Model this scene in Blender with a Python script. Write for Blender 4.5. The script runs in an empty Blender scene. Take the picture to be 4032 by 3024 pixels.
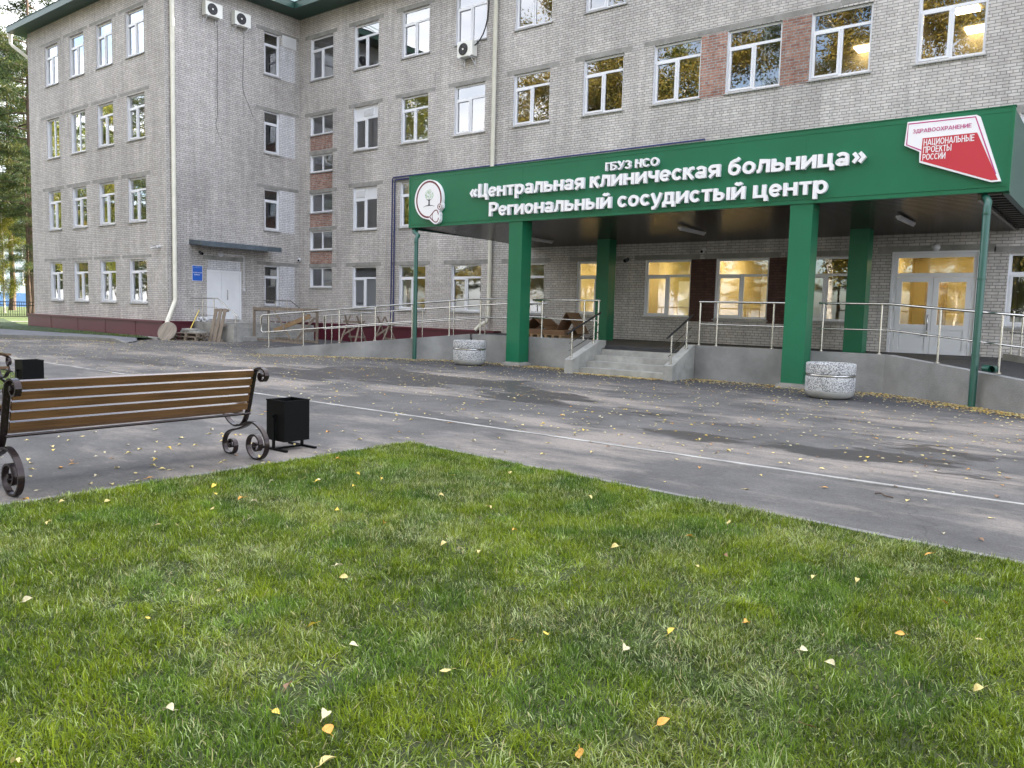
import bpy, math, random
import numpy as np
from mathutils import Matrix, Vector
R = math.radians
S = bpy.context.scene
COL = S.collection

# ------------------------------------------------------------------ camera
cd = bpy.data.cameras.new('camera'); cam = bpy.data.objects.new('camera', cd); COL.objects.link(cam)
cd.sensor_width = 36.0; cd.lens = 3123.1 / 4032 * 36; cd.clip_start = 0.05; cd.clip_end = 3000
yaw, pit, rol = R(-38.03), R(-5.206), R(1.553)
fw = Vector((math.sin(yaw) * math.cos(pit), math.cos(yaw) * math.cos(pit), math.sin(pit)))
r0 = Vector((math.cos(yaw), -math.sin(yaw), 0)); u0 = r0.cross(fw)
rt = r0 * math.cos(rol) + u0 * math.sin(rol); up = -r0 * math.sin(rol) + u0 * math.cos(rol)
M4 = Matrix.Identity(4)
for i in range(3):
    M4[i][0], M4[i][1], M4[i][2] = rt[i], up[i], -fw[i]
M4[0][3], M4[1][3], M4[2][3] = 0.0, -22.66, 1.444
cam.matrix_world = M4
S.camera = cam

# ------------------------------------------------------------------ world, sun, exposure
SUN_EL, SUN_AZ = R(26), R(12)
W = bpy.data.worlds.new('World'); S.world = W; W.use_nodes = True
wn, wl = W.node_tree.nodes, W.node_tree.links
wn.clear()
sky = wn.new('ShaderNodeTexSky'); sky.sky_type = 'NISHITA'; sky.sun_disc = False
sky.sun_elevation = SUN_EL; sky.sun_rotation = SUN_AZ
sky.air_density = 0.9; sky.dust_density = 2.2; sky.ozone_density = 0.6
tc = wn.new('ShaderNodeTexCoord'); mp = wn.new('ShaderNodeMapping'); mp.inputs['Scale'].default_value = (1.6, 1.6, 4.2)
nz = wn.new('ShaderNodeTexNoise'); nz.inputs['Scale'].default_value = 1.5; nz.inputs['Detail'].default_value = 7; nz.inputs['Roughness'].default_value = 0.55
rp = wn.new('ShaderNodeValToRGB'); rp.color_ramp.elements[0].position = 0.40; rp.color_ramp.elements[1].position = 0.66
mx = wn.new('ShaderNodeMix'); mx.data_type = 'RGBA'
mx.inputs['B'].default_value = (8.6, 8.5, 8.6, 1)
bg = wn.new('ShaderNodeBackground'); bg.inputs['Strength'].default_value = 0.12
wo = wn.new('ShaderNodeOutputWorld')
wl.new(tc.outputs['Generated'], mp.inputs['Vector']); wl.new(mp.outputs['Vector'], nz.inputs['Vector'])
wl.new(nz.outputs['Fac'], rp.inputs['Fac']); wl.new(rp.outputs['Color'], mx.inputs['Factor'])
wl.new(sky.outputs['Color'], mx.inputs['A']); wl.new(mx.outputs['Result'], bg.inputs['Color']); wl.new(bg.outputs['Background'], wo.inputs['Surface'])
sl = bpy.data.lights.new('sun', 'SUN'); sl.energy = 4.8; sl.angle = R(0.5); sl.color = (1.0, 0.90, 0.74)
so = bpy.data.objects.new('sun', sl); COL.objects.link(so)
sdir = Vector((math.sin(SUN_AZ) * math.cos(SUN_EL), math.cos(SUN_AZ) * math.cos(SUN_EL), math.sin(SUN_EL)))
so.rotation_euler = sdir.to_track_quat('Z', 'Y').to_euler(); so.location = (0, 60, 60)
S.view_settings.view_transform = 'Standard'; S.view_settings.look = 'None'
S.view_settings.gamma = 1.0; S.view_settings.use_curve_mapping = False
S.view_settings.exposure = 2.45
S.render.engine = 'CYCLES'
S.cycles.use_denoising = True
S.cycles.max_bounces = 8; S.cycles.transparent_max_bounces = 24; S.cycles.diffuse_bounces = 3
S.cycles.sample_clamp_indirect = 6.0

# ------------------------------------------------------------------ mesh helpers
class MB:
    def __init__(s): s.v = []; s.f = []; s.sm = []; s.mi = []; s.uv = []; s.cm = 0
    def add(s, vs, fs, smooth=False, uvs=None):
        o = len(s.v); s.v += [tuple(v) for v in vs]
        for k, f in enumerate(fs):
            s.f.append([o + i for i in f]); s.sm.append(smooth); s.mi.append(s.cm)
            s.uv.append(uvs[k] if uvs else None)
        return s
    def quad(s, a, b, c, d, uv=None): return s.add([a, b, c, d], [(0, 1, 2, 3)], uvs=[uv] if uv else None)
    def box(s, x0, x1, y0, y1, z0, z1):
        v = [(x0, y0, z0), (x1, y0, z0), (x1, y1, z0), (x0, y1, z0), (x0, y0, z1), (x1, y0, z1), (x1, y1, z1), (x0, y1, z1)]
        return s.add(v, [(0, 3, 2, 1), (4, 5, 6, 7), (0, 1, 5, 4), (1, 2, 6, 5), (2, 3, 7, 6), (3, 0, 4, 7)])
    def beam(s, a, b, w, h, upv=(0, 0, 1)):
        a, b = Vector(a), Vector(b); d = (b - a).normalized(); upv = Vector(upv)
        sd = d.cross(upv)
        if sd.length < 1e-4: sd = d.cross(Vector((0, 1, 0)))
        sd.normalize(); un = sd.cross(d).normalized(); sd *= w / 2; un *= h / 2
        v = [a - sd - un, a + sd - un, a + sd + un, a - sd + un, b - sd - un, b + sd - un, b + sd + un, b - sd + un]
        return s.add(v, [(0, 1, 2, 3), (7, 6, 5, 4), (0, 4, 5, 1), (1, 5, 6, 2), (2, 6, 7, 3), (3, 7, 4, 0)])
    def tube(s, pts, r, n=8, cap=True, closed=False):
        P = [Vector(p) for p in pts]; m = len(P); rr = r if isinstance(r, (list, tuple)) else [r] * m
        vs = []; fs = []; ref = None
        for i, p in enumerate(P):
            if closed: t = P[(i + 1) % m] - P[i - 1]
            else: t = P[min(i + 1, m - 1)] - P[max(i - 1, 0)]
            t.normalize()
            if ref is None:
                ref = t.cross(Vector((0, 0, 1)))
                if ref.length < 1e-3: ref = t.cross(Vector((0, 1, 0)))
            ref = (ref - t * ref.dot(t)); ref.normalize(); q = t.cross(ref)
            for k in range(n):
                a = 2 * math.pi * k / n; vs.append(p + (ref * math.cos(a) + q * math.sin(a)) * rr[i])
        for i in range(m if closed else m - 1):
            j = (i + 1) % m
            for k in range(n): fs.append((i * n + k, i * n + (k + 1) % n, j * n + (k + 1) % n, j * n + k))
        s.add(vs, fs, True)
        if cap and not closed:
            s.add(vs[:n], [tuple(range(n - 1, -1, -1))]); s.add(vs[-n:], [tuple(range(n))])
        return s
    def ribbon(s, pts, nrm, w, t):
        """flat bar of width w (along nrm) and thickness t swept along pts"""
        P = [Vector(p) for p in pts]; nrm = Vector(nrm).normalized(); vs = []; fs = []; m = len(P)
        for i, p in enumerate(P):
            tt = (P[min(i + 1, m - 1)] - P[max(i - 1, 0)]).normalized(); sd = tt.cross(nrm).normalized() * t / 2
            n2 = nrm * w / 2
            vs += [p - sd - n2, p + sd - n2, p + sd + n2, p - sd + n2]
        for i in range(m - 1):
            for k in range(4): fs.append((i * 4 + k, i * 4 + (k + 1) % 4, i * 4 + 4 + (k + 1) % 4, i * 4 + 4 + k))
        fs += [(3, 2, 1, 0), (m * 4 - 4, m * 4 - 3, m * 4 - 2, m * 4 - 1)]
        return s.add(vs, fs)
    def prism(s, poly, f0, f1):
        """poly: list of 2D points; f0,f1 map 2D -> 3D for the two caps"""
        n = len(poly); vs = [f0(*p) for p in poly] + [f1(*p) for p in poly]
        fs = [tuple(range(n - 1, -1, -1)), tuple(range(n, 2 * n))] + [(i, (i + 1) % n, n + (i + 1) % n, n + i) for i in range(n)]
        return s.add(vs, fs)
    def lathe(s, prof, c, n=40, smooth=True):
        vs = []; fs = []; m = len(prof)
        for r, z in prof:
            for k in range(n):
                a = 2 * math.pi * k / n; vs.append((c[0] + r * math.cos(a), c[1] + r * math.sin(a), c[2] + z))
        for i in range(m - 1):
            for k in range(n): fs.append((i * n + k, i * n + (k + 1) % n, (i + 1) * n + (k + 1) % n, (i + 1) * n + k))
        return s.add(vs, fs, smooth)
    def mesh(s, name, mats):
        me = bpy.data.meshes.new(name); me.from_pydata(s.v, [], s.f)
        for m in (mats if isinstance(mats, (list, tuple)) else [mats]): me.materials.append(m)
        me.polygons.foreach_set('use_smooth', s.sm); me.polygons.foreach_set('material_index', s.mi)
        if any(u for u in s.uv):
            l = me.uv_layers.new(name='uv'); k = 0
            for p, u in zip(me.polygons, s.uv):
                for j in range(p.loop_total):
                    if u: l.data[p.loop_start + j].uv = u[j]
        me.update(); return me
    def build(s, name, mats, parent=None, loc=None, rotz=0):
        return link(name, s.mesh(name, mats), parent, loc, rotz)
def link(name, me, parent=None, loc=None, rotz=0):
    o = bpy.data.objects.new(name, me); COL.objects.link(o)
    if parent: o.parent = parent
    if loc is not None: o.location = loc
    o.rotation_euler.z = rotz
    return o
def tag(o, label=None, cat=None, group=None, kind=None):
    if label: o['label'] = label
    if cat: o['category'] = cat
    if group: o['group'] = group
    if kind: o['kind'] = kind
    return o
def thing(name, label, cat, loc=(0, 0, 0), rotz=0, group=None):
    o = bpy.data.objects.new(name, None); COL.objects.link(o); o.location = loc; o.rotation_euler.z = rotz
    o.empty_display_size = 0.2
    return tag(o, label, cat, group)
def copy_tree(o, parent=None):
    c = o.copy(); COL.objects.link(c)
    if parent: c.parent = parent
    for ch in list(o.children): copy_tree(ch, c)
    return c
def arc2(cx, cz, r, a0, a1, n): return [(cx + r * math.cos(a0 + (a1 - a0) * i / n), cz + r * math.sin(a0 + (a1 - a0) * i / n)) for i in range(n + 1)]
def smooth_path(P, sub=6):
    P = [Vector(p) for p in P]; out = []
    for i in range(len(P) - 1):
        p0 = P[max(i - 1, 0)]; p1 = P[i]; p2 = P[i + 1]; p3 = P[min(i + 2, len(P) - 1)]
        for k in range(sub):
            t = k / sub
            out.append(0.5 * ((2 * p1) + (p2 - p0) * t + (2 * p0 - 5 * p1 + 4 * p2 - p3) * t * t + (3 * p1 - p0 - 3 * p2 + p3) * t ** 3))
    return out + [P[-1]]

# ------------------------------------------------------------------ materials
def nodemat(name):
    m = bpy.data.materials.new(name); m.use_nodes = True; nt = m.node_tree
    return m, nt.nodes, nt.links, nt.nodes['Principled BSDF']
def mat(name, col, rough=0.6, metal=0.0, vary=0.0, vscale=6.0, bump=0.0, bscale=60.0, spec=None, dark=None, stretch=None, coat=0):
    m, n, l, b = nodemat(name)
    b.inputs['Base Color'].default_value = (*col, 1); b.inputs['Roughness'].default_value = rough; b.inputs['Metallic'].default_value = metal
    if spec is not None: b.inputs['Specular IOR Level'].default_value = spec
    if coat: b.inputs['Coat Weight'].default_value = coat; b.inputs['Coat Roughness'].default_value = 0.1
    if vary or bump:
        t = n.new('ShaderNodeTexCoord'); src = t.outputs['Object']
        if stretch:
            mp = n.new('ShaderNodeMapping'); mp.inputs['Scale'].default_value = stretch; l.new(src, mp.inputs['Vector']); src = mp.outputs['Vector']
    if vary:
        z = n.new('ShaderNodeTexNoise'); z.inputs['Scale'].default_value = vscale; z.inputs['Detail'].default_value = 6; z.inputs['Roughness'].default_value = 0.6
        l.new(src, z.inputs['Vector'])
        rr = n.new('ShaderNodeMapRange'); rr.inputs['From Min'].default_value = 0.3; rr.inputs['From Max'].default_value = 0.7
        l.new(z.outputs['Fac'], rr.inputs['Value'])
        x = n.new('ShaderNodeMix'); x.data_type = 'RGBA'
        d = dark or tuple(c * (1 - vary) for c in col)
        x.inputs['A'].default_value = (*d, 1); x.inputs['B'].default_value = (*[min(1, c * (1 + vary * 0.6)) for c in col], 1)
        l.new(rr.outputs['Result'], x.inputs['Factor']); l.new(x.outputs['Result'], b.inputs['Base Color'])
    if bump:
        z2 = n.new('ShaderNodeTexNoise'); z2.inputs['Scale'].default_value = bscale; z2.inputs['Detail'].default_value = 4
        l.new(src, z2.inputs['Vector'])
        bp = n.new('ShaderNodeBump'); bp.inputs['Strength'].default_value = bump; bp.inputs['Distance'].default_value = 0.02
        l.new(z2.outputs['Fac'], bp.inputs['Height']); l.new(bp.outputs['Normal'], b.inputs['Normal'])
    return m
def brickmat(name, c1, c2, mort, stain=0.35, msize=0.011, pink=None, pamt=0.35):
    m, n, l, b = nodemat(name)
    uv = n.new('ShaderNodeUVMap')
    # slight wobble of the courses
    wz = n.new('ShaderNodeTexNoise'); wz.inputs['Scale'].default_value = 2.5; wz.inputs['Detail'].default_value = 3
    l.new(uv.outputs['UV'], wz.inputs['Vector'])
    ws = n.new('ShaderNodeVectorMath'); ws.operation = 'SUBTRACT'; ws.inputs[1].default_value = (0.5, 0.5, 0.5); l.new(wz.outputs['Color'], ws.inputs[0])
    wm = n.new('ShaderNodeVectorMath'); wm.operation = 'MULTIPLY'; wm.inputs[1].default_value = (0.03, 0.014, 0); l.new(ws.outputs[0], wm.inputs[0])
    wa = n.new('ShaderNodeVectorMath'); wa.operation = 'ADD'; l.new(uv.outputs['UV'], wa.inputs[0]); l.new(wm.outputs[0], wa.inputs[1])
    br = n.new('ShaderNodeTexBrick'); br.inputs['Scale'].default_value = 1.0
    br.inputs['Brick Width'].default_value = 0.26; br.inputs['Row Height'].default_value = 0.0775; br.inputs['Mortar Size'].default_value = msize
    br.inputs['Mortar Smooth'].default_value = 0.25; br.offset = 0.5; br.squash = 0.5; br.squash_frequency = 6
    br.inputs['Color1'].default_value = (*c1, 1); br.inputs['Color2'].default_value = (*c2, 1); br.inputs['Mortar'].default_value = (*mort, 1)
    l.new(wa.outputs[0], br.inputs['Vector'])
    col = br.outputs['Color']
    # chipped/patchy tint with noise, one tint per few bricks
    z = n.new('ShaderNodeTexNoise'); z.inputs['Scale'].default_value = 5.5; z.inputs['Detail'].default_value = 8; z.inputs['Roughness'].default_value = 0.7
    l.new(uv.outputs['UV'], z.inputs['Vector'])
    mr = n.new('ShaderNodeMapRange'); mr.inputs['From Min'].default_value = 0.35; mr.inputs['From Max'].default_value = 0.7
    l.new(z.outputs['Fac'], mr.inputs['Value'])
    x = n.new('ShaderNodeMix'); x.data_type = 'RGBA'; x.blend_type = 'MULTIPLY'; l.new(col, x.inputs['A'])
    p = pink or (0.86, 0.80, 0.78)
    x.inputs['B'].default_value = (*p, 1)
    mm = n.new('ShaderNodeMath'); mm.operation = 'MULTIPLY'; mm.inputs[1].default_value = pamt * 2; l.new(mr.outputs['Result'], mm.inputs[0]); l.new(mm.outputs[0], x.inputs['Factor'])
    # soot and rain stains, stretched vertically
    mp = n.new('ShaderNodeMapping'); mp.inputs['Scale'].default_value = (0.9, 0.35, 1); l.new(uv.outputs['UV'], mp.inputs['Vector'])
    z2 = n.new('ShaderNodeTexNoise'); z2.inputs['Scale'].default_value = 0.55; z2.inputs['Detail'].default_value = 9; z2.inputs['Roughness'].default_value = 0.62
    l.new(mp.outputs['Vector'], z2.inputs['Vector'])
    r2 = n.new('ShaderNodeMapRange'); r2.inputs['From Min'].default_value = 0.35; r2.inputs['From Max'].default_value = 0.68
    r2.inputs['To Min'].default_value = 1 - stain; r2.inputs['To Max'].default_value = 1.08; l.new(z2.outputs['Fac'], r2.inputs['Value'])
    x2 = n.new('ShaderNodeMix'); x2.data_type = 'RGBA'; x2.blend_type = 'MULTIPLY'; x2.inputs['Factor'].default_value = 1
    l.new(x.outputs['Result'], x2.inputs['A']); l.new(r2.outputs['Result'], x2.inputs['B'])
    mq = n.new('ShaderNodeMapping'); mq.inputs['Scale'].default_value = (6.0, 0.45, 1); l.new(uv.outputs['UV'], mq.inputs['Vector'])
    zq = n.new('ShaderNodeTexNoise'); zq.inputs['Scale'].default_value = 1.0; zq.inputs['Detail'].default_value = 5; l.new(mq.outputs['Vector'], zq.inputs['Vector'])
    rq = n.new('ShaderNodeMapRange'); rq.inputs['From Min'].default_value = 0.35; rq.inputs['From Max'].default_value = 0.65; rq.inputs['To Min'].default_value = 0.88; rq.inputs['To Max'].default_value = 1.06; l.new(zq.outputs['Fac'], rq.inputs['Value'])
    xq = n.new('ShaderNodeMix'); xq.data_type = 'RGBA'; xq.blend_type = 'MULTIPLY'; xq.inputs['Factor'].default_value = 1; l.new(x2.outputs['Result'], xq.inputs['A']); l.new(rq.outputs['Result'], xq.inputs['B'])
    l.new(xq.outputs['Result'], b.inputs['Base Color'])
    b.inputs['Roughness'].default_value = 0.9; b.inputs['Specular IOR Level'].default_value = 0.25
    h = n.new('ShaderNodeMath'); h.operation = 'MULTIPLY_ADD'; h.inputs[1].default_value = -1.0
    z3 = n.new('ShaderNodeTexNoise'); z3.inputs['Scale'].default_value = 30; z3.inputs['Detail'].default_value = 4; l.new(uv.outputs['UV'], z3.inputs['Vector'])
    z4 = n.new('ShaderNodeMath'); z4.operation = 'MULTIPLY'; z4.inputs[1].default_value = 0.5; l.new(z3.outputs['Fac'], z4.inputs[0])
    l.new(br.outputs['Fac'], h.inputs[0]); l.new(z4.outputs[0], h.inputs[2])
    bp = n.new('ShaderNodeBump'); bp.inputs['Strength'].default_value = 0.7; bp.inputs['Distance'].default_value = 0.012
    l.new(h.outputs[0], bp.inputs['Height']); l.new(bp.outputs['Normal'], b.inputs['Normal'])
    return m
BRICK = brickmat('grey_brick', (0.63, 0.61, 0.59), (0.51, 0.49, 0.475), (0.25, 0.243, 0.24), stain=0.22, msize=0.009)
RED = brickmat('red_brick', (0.36, 0.16, 0.115), (0.24, 0.10, 0.075), (0.27, 0.25, 0.235), stain=0.3, pink=(1.45, 2.1, 2.3), pamt=0.45)
WHITEB = brickmat('white_brick', (0.72, 0.72, 0.75), (0.62, 0.62, 0.66), (0.36, 0.36, 0.38), stain=0.1, pamt=0.05)
CONC = mat('concrete', (0.30, 0.295, 0.28), 0.9, vary=0.3, vscale=3, bump=0.3, bscale=40)
LINT = mat('lintel_concrete', (0.27, 0.265, 0.25), 0.9, vary=0.32, vscale=2.5, bump=0.3, bscale=30)
STEPC = mat('step_concrete', (0.30, 0.30, 0.285), 0.9, vary=0.3, vscale=3, bump=0.25, bscale=50)
PLAST = mat('cement_render', (0.245, 0.247, 0.25), 0.95, vary=0.42, vscale=0.9, bump=0.8, bscale=55)
PVC = mat('white_plastic', (0.68, 0.69, 0.73), 0.35)
METW = mat('white_metal', (0.76, 0.77, 0.80), 0.4, vary=0.06, vscale=2)
SILLM = mat('sill_metal', (0.33, 0.34, 0.35), 0.45, metal=0.3)
GREEN = mat('green_panel', (0.010, 0.135, 0.066), 0.38, vary=0.12, vscale=0.6, spec=0.35, bump=0.06, bscale=2.0)
GREEND = mat('dark_green_metal', (0.012, 0.075, 0.055), 0.35)
ROOFM = mat('roof_metal', (0.018, 0.062, 0.048), 0.45, vary=0.15, vscale=2)
CREAM = mat('cream_pipe', (0.66, 0.64, 0.55), 0.5, vary=0.10, vscale=3)
BORD = mat('burgundy_metal', (0.085, 0.010, 0.022), 0.45, vary=0.12, vscale=1.5)
STEEL = mat('stainless_steel', (0.48, 0.47, 0.45), 0.22, metal=1.0)
BLACK = mat('black_metal', (0.0025, 0.003, 0.0035), 0.55, spec=0.10)
BRONZE = mat('wrought_iron', (0.022, 0.015, 0.015), 0.27, metal=0.5)
SLATC = mat('soffit_slat', (0.042, 0.036, 0.031), 0.24)
BLUEP = mat('blue_pipe', (0.02, 0.03, 0.13), 0.4)
RUBBER = mat('black_rubber', (0.01, 0.01, 0.01), 0.6)
ACW = mat('ac_plastic', (0.70, 0.70, 0.66), 0.45)
TARTOP = mat('new_asphalt', (0.035, 0.036, 0.040), 0.8, vary=0.3, vscale=4, bump=0.6, bscale=90)
WHITEL = mat('letter_plastic', (0.80, 0.80, 0.84), 0.4)
REDP = mat('sign_red', (0.50, 0.030, 0.050), 0.45)
MAGP = mat('sign_magenta', (0.48, 0.04, 0.22), 0.45)
MARO = mat('emblem_maroon', (0.14, 0.012, 0.03), 0.45)
LEAFG = mat('emblem_leaf', (0.18, 0.42, 0.17), 0.5)
TRUNKB = mat('emblem_trunk', (0.02, 0.02, 0.03), 0.5)
SIGNB = mat('sign_blue', (0.02, 0.12, 0.52), 0.4)
GREYWD = mat('weathered_wood', (0.21, 0.17, 0.135), 0.85, vary=0.4, vscale=3, stretch=(8, 8, 1.5), bump=0.3, bscale=20)
NEWWD = mat('fresh_wood', (0.30, 0.20, 0.11), 0.75, vary=0.25, vscale=4)
CARD = mat('cardboard', (0.20, 0.115, 0.065), 0.9, vary=0.12, vscale=2)
YEL = mat('yellow_paint', (0.72, 0.55, 0.10), 0.5)
SOIL = mat('planter_sand', (0.36, 0.35, 0.34), 0.95, vary=0.2, vscale=8)
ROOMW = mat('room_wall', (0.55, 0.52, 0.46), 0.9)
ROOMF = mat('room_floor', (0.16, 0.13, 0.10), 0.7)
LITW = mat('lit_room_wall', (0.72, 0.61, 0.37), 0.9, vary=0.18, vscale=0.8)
DIMW = mat('room_wall_dimmed', (0.20, 0.17, 0.13), 0.9)  # darker copy of the room wall, weak room light put into its colour
CURT = mat('curtain', (0.34, 0.37, 0.36), 0.9)
DARKB = mat('dark_brown_paint', (0.055, 0.030, 0.028), 0.8)
PALEB = mat('pale_blue_wall', (0.30, 0.37, 0.44), 0.8, vary=0.1, vscale=0.3)
DEEPB = mat('blue_plinth', (0.05, 0.14, 0.34), 0.7)
DARKG = mat('dark_pane', (0.05, 0.06, 0.07), 0.15)
def emis(name, col, st):
    m, n, l, b = nodemat(name); b.inputs['Base Color'].default_value = (*col, 1)
    b.inputs['Emission Color'].default_value = (*col, 1); b.inputs['Emission Strength'].default_value = st; return m
LAMP = emis('ceiling_lamp_light', (1.0, 0.79, 0.44), 4.2)
TUBEL = mat('tube_light_off', (0.55, 0.55, 0.58), 0.4)
def glassmat():
    m = bpy.data.materials.new('window_glass'); m.use_nodes = True; n, l = m.node_tree.nodes, m.node_tree.links; n.clear()
    o = n.new('ShaderNodeOutputMaterial'); mx = n.new('ShaderNodeMixShader'); tr = n.new('ShaderNodeBsdfTransparent'); gl = n.new('ShaderNodeBsdfGlossy')
    tr.inputs['Color'].default_value = (0.80, 0.84, 0.82, 1); gl.inputs['Roughness'].default_value = 0.0; gl.inputs['Color'].default_value = (0.95, 0.97, 1, 1)
    fr = n.new('ShaderNodeFresnel'); fr.inputs['IOR'].default_value = 1.52
    ma = n.new('ShaderNodeMath'); ma.operation = 'MULTIPLY'; ma.inputs[1].default_value = 3.8; ma.use_clamp = True
    tc = n.new('ShaderNodeTexCoord'); z = n.new('ShaderNodeTexNoise'); z.inputs['Scale'].default_value = 2.2; z.inputs['Detail'].default_value = 1.5
    bp = n.new('ShaderNodeBump'); bp.inputs['Strength'].default_value = 0.014; bp.inputs['Distance'].default_value = 0.05
    ge = n.new('ShaderNodeNewGeometry')
    l.new(ge.outputs['Position'], z.inputs['Vector']); l.new(z.outputs['Fac'], bp.inputs['Height']); l.new(bp.outputs['Normal'], gl.inputs['Normal'])
    l.new(fr.outputs[0], ma.inputs[0]); l.new(ma.outputs[0], mx.inputs[0]); l.new(tr.outputs[0], mx.inputs[1]); l.new(gl.outputs[0], mx.inputs[2]); l.new(mx.outputs[0], o.inputs['Surface'])
    return m
GLASS = glassmat()
def speckle():
    m, n, l, b = nodemat('granite_speckle'); t = n.new('ShaderNodeTexCoord')
    v = n.new('ShaderNodeTexVoronoi'); v.inputs['Scale'].default_value = 80; l.new(t.outputs['Object'], v.inputs['Vector'])
    r = n.new('ShaderNodeValToRGB'); r.color_ramp.interpolation = 'CONSTANT'
    e = r.color_ramp.elements; e[0].color = (0.11, 0.115, 0.125, 1); e[1].position = 0.30; e[1].color = (0.27, 0.275, 0.285, 1)
    a = e.new(0.48); a.color = (0.50, 0.505, 0.515, 1)
    s = n.new('ShaderNodeSeparateColor'); l.new(v.outputs['Color'], s.inputs[0]); l.new(s.outputs[0], r.inputs['Fac'])
    l.new(r.outputs['Color'], b.inputs['Base Color']); b.inputs['Roughness'].default_value = 0.7
    bp = n.new('ShaderNodeBump'); bp.inputs['Strength'].default_value = 0.5; bp.inputs['Distance'].default_value = 0.01
    l.new(v.outputs['Distance'], bp.inputs['Height']); l.new(bp.outputs['Normal'], b.inputs['Normal']); return m
GRAN = speckle()
def plank_mat():
    m, n, l, b = nodemat('varnished_plank'); t = n.new('ShaderNodeTexCoord'); oi = n.new('ShaderNodeObjectInfo')
    ad = n.new('ShaderNodeVectorMath'); ad.operation = 'ADD'; l.new(t.outputs['Object'], ad.inputs[0]); l.new(oi.outputs['Random'], ad.inputs[1])
    mp = n.new('ShaderNodeMapping'); mp.inputs['Scale'].default_value = (14, 1.2, 30); l.new(ad.outputs[0], mp.inputs['Vector'])
    z = n.new('ShaderNodeTexNoise'); z.inputs['Scale'].default_value = 2.0; z.inputs['Detail'].default_value = 8; l.new(mp.outputs['Vector'], z.inputs['Vector'])
    z2 = n.new('ShaderNodeTexNoise'); z2.inputs['Scale'].default_value = 1.7; z2.inputs['Detail'].default_value = 1; l.new(ad.outputs[0], z2.inputs['Vector'])
    r = n.new('ShaderNodeValToRGB'); e = r.color_ramp.elements; e[0].position = 0.3; e[0].color = (0.050, 0.024, 0.012, 1); e[1].position = 0.72; e[1].color = (0.150, 0.076, 0.033, 1)
    mm = n.new('ShaderNodeMix'); mm.data_type = 'FLOAT'; mm.inputs['Factor'].default_value = 0.45
    l.new(z.outputs['Fac'], mm.inputs['A']); l.new(z2.outputs['Fac'], mm.inputs['B']); l.new(mm.outputs['Result'], r.inputs['Fac'])
    l.new(r.outputs['Color'], b.inputs['Base Color']); b.inputs['Roughness'].default_value = 0.26; b.inputs['Coat Weight'].default_value = 0.35; b.inputs['Coat Roughness'].default_value = 0.12
    return m
PLANK = plank_mat()
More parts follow.
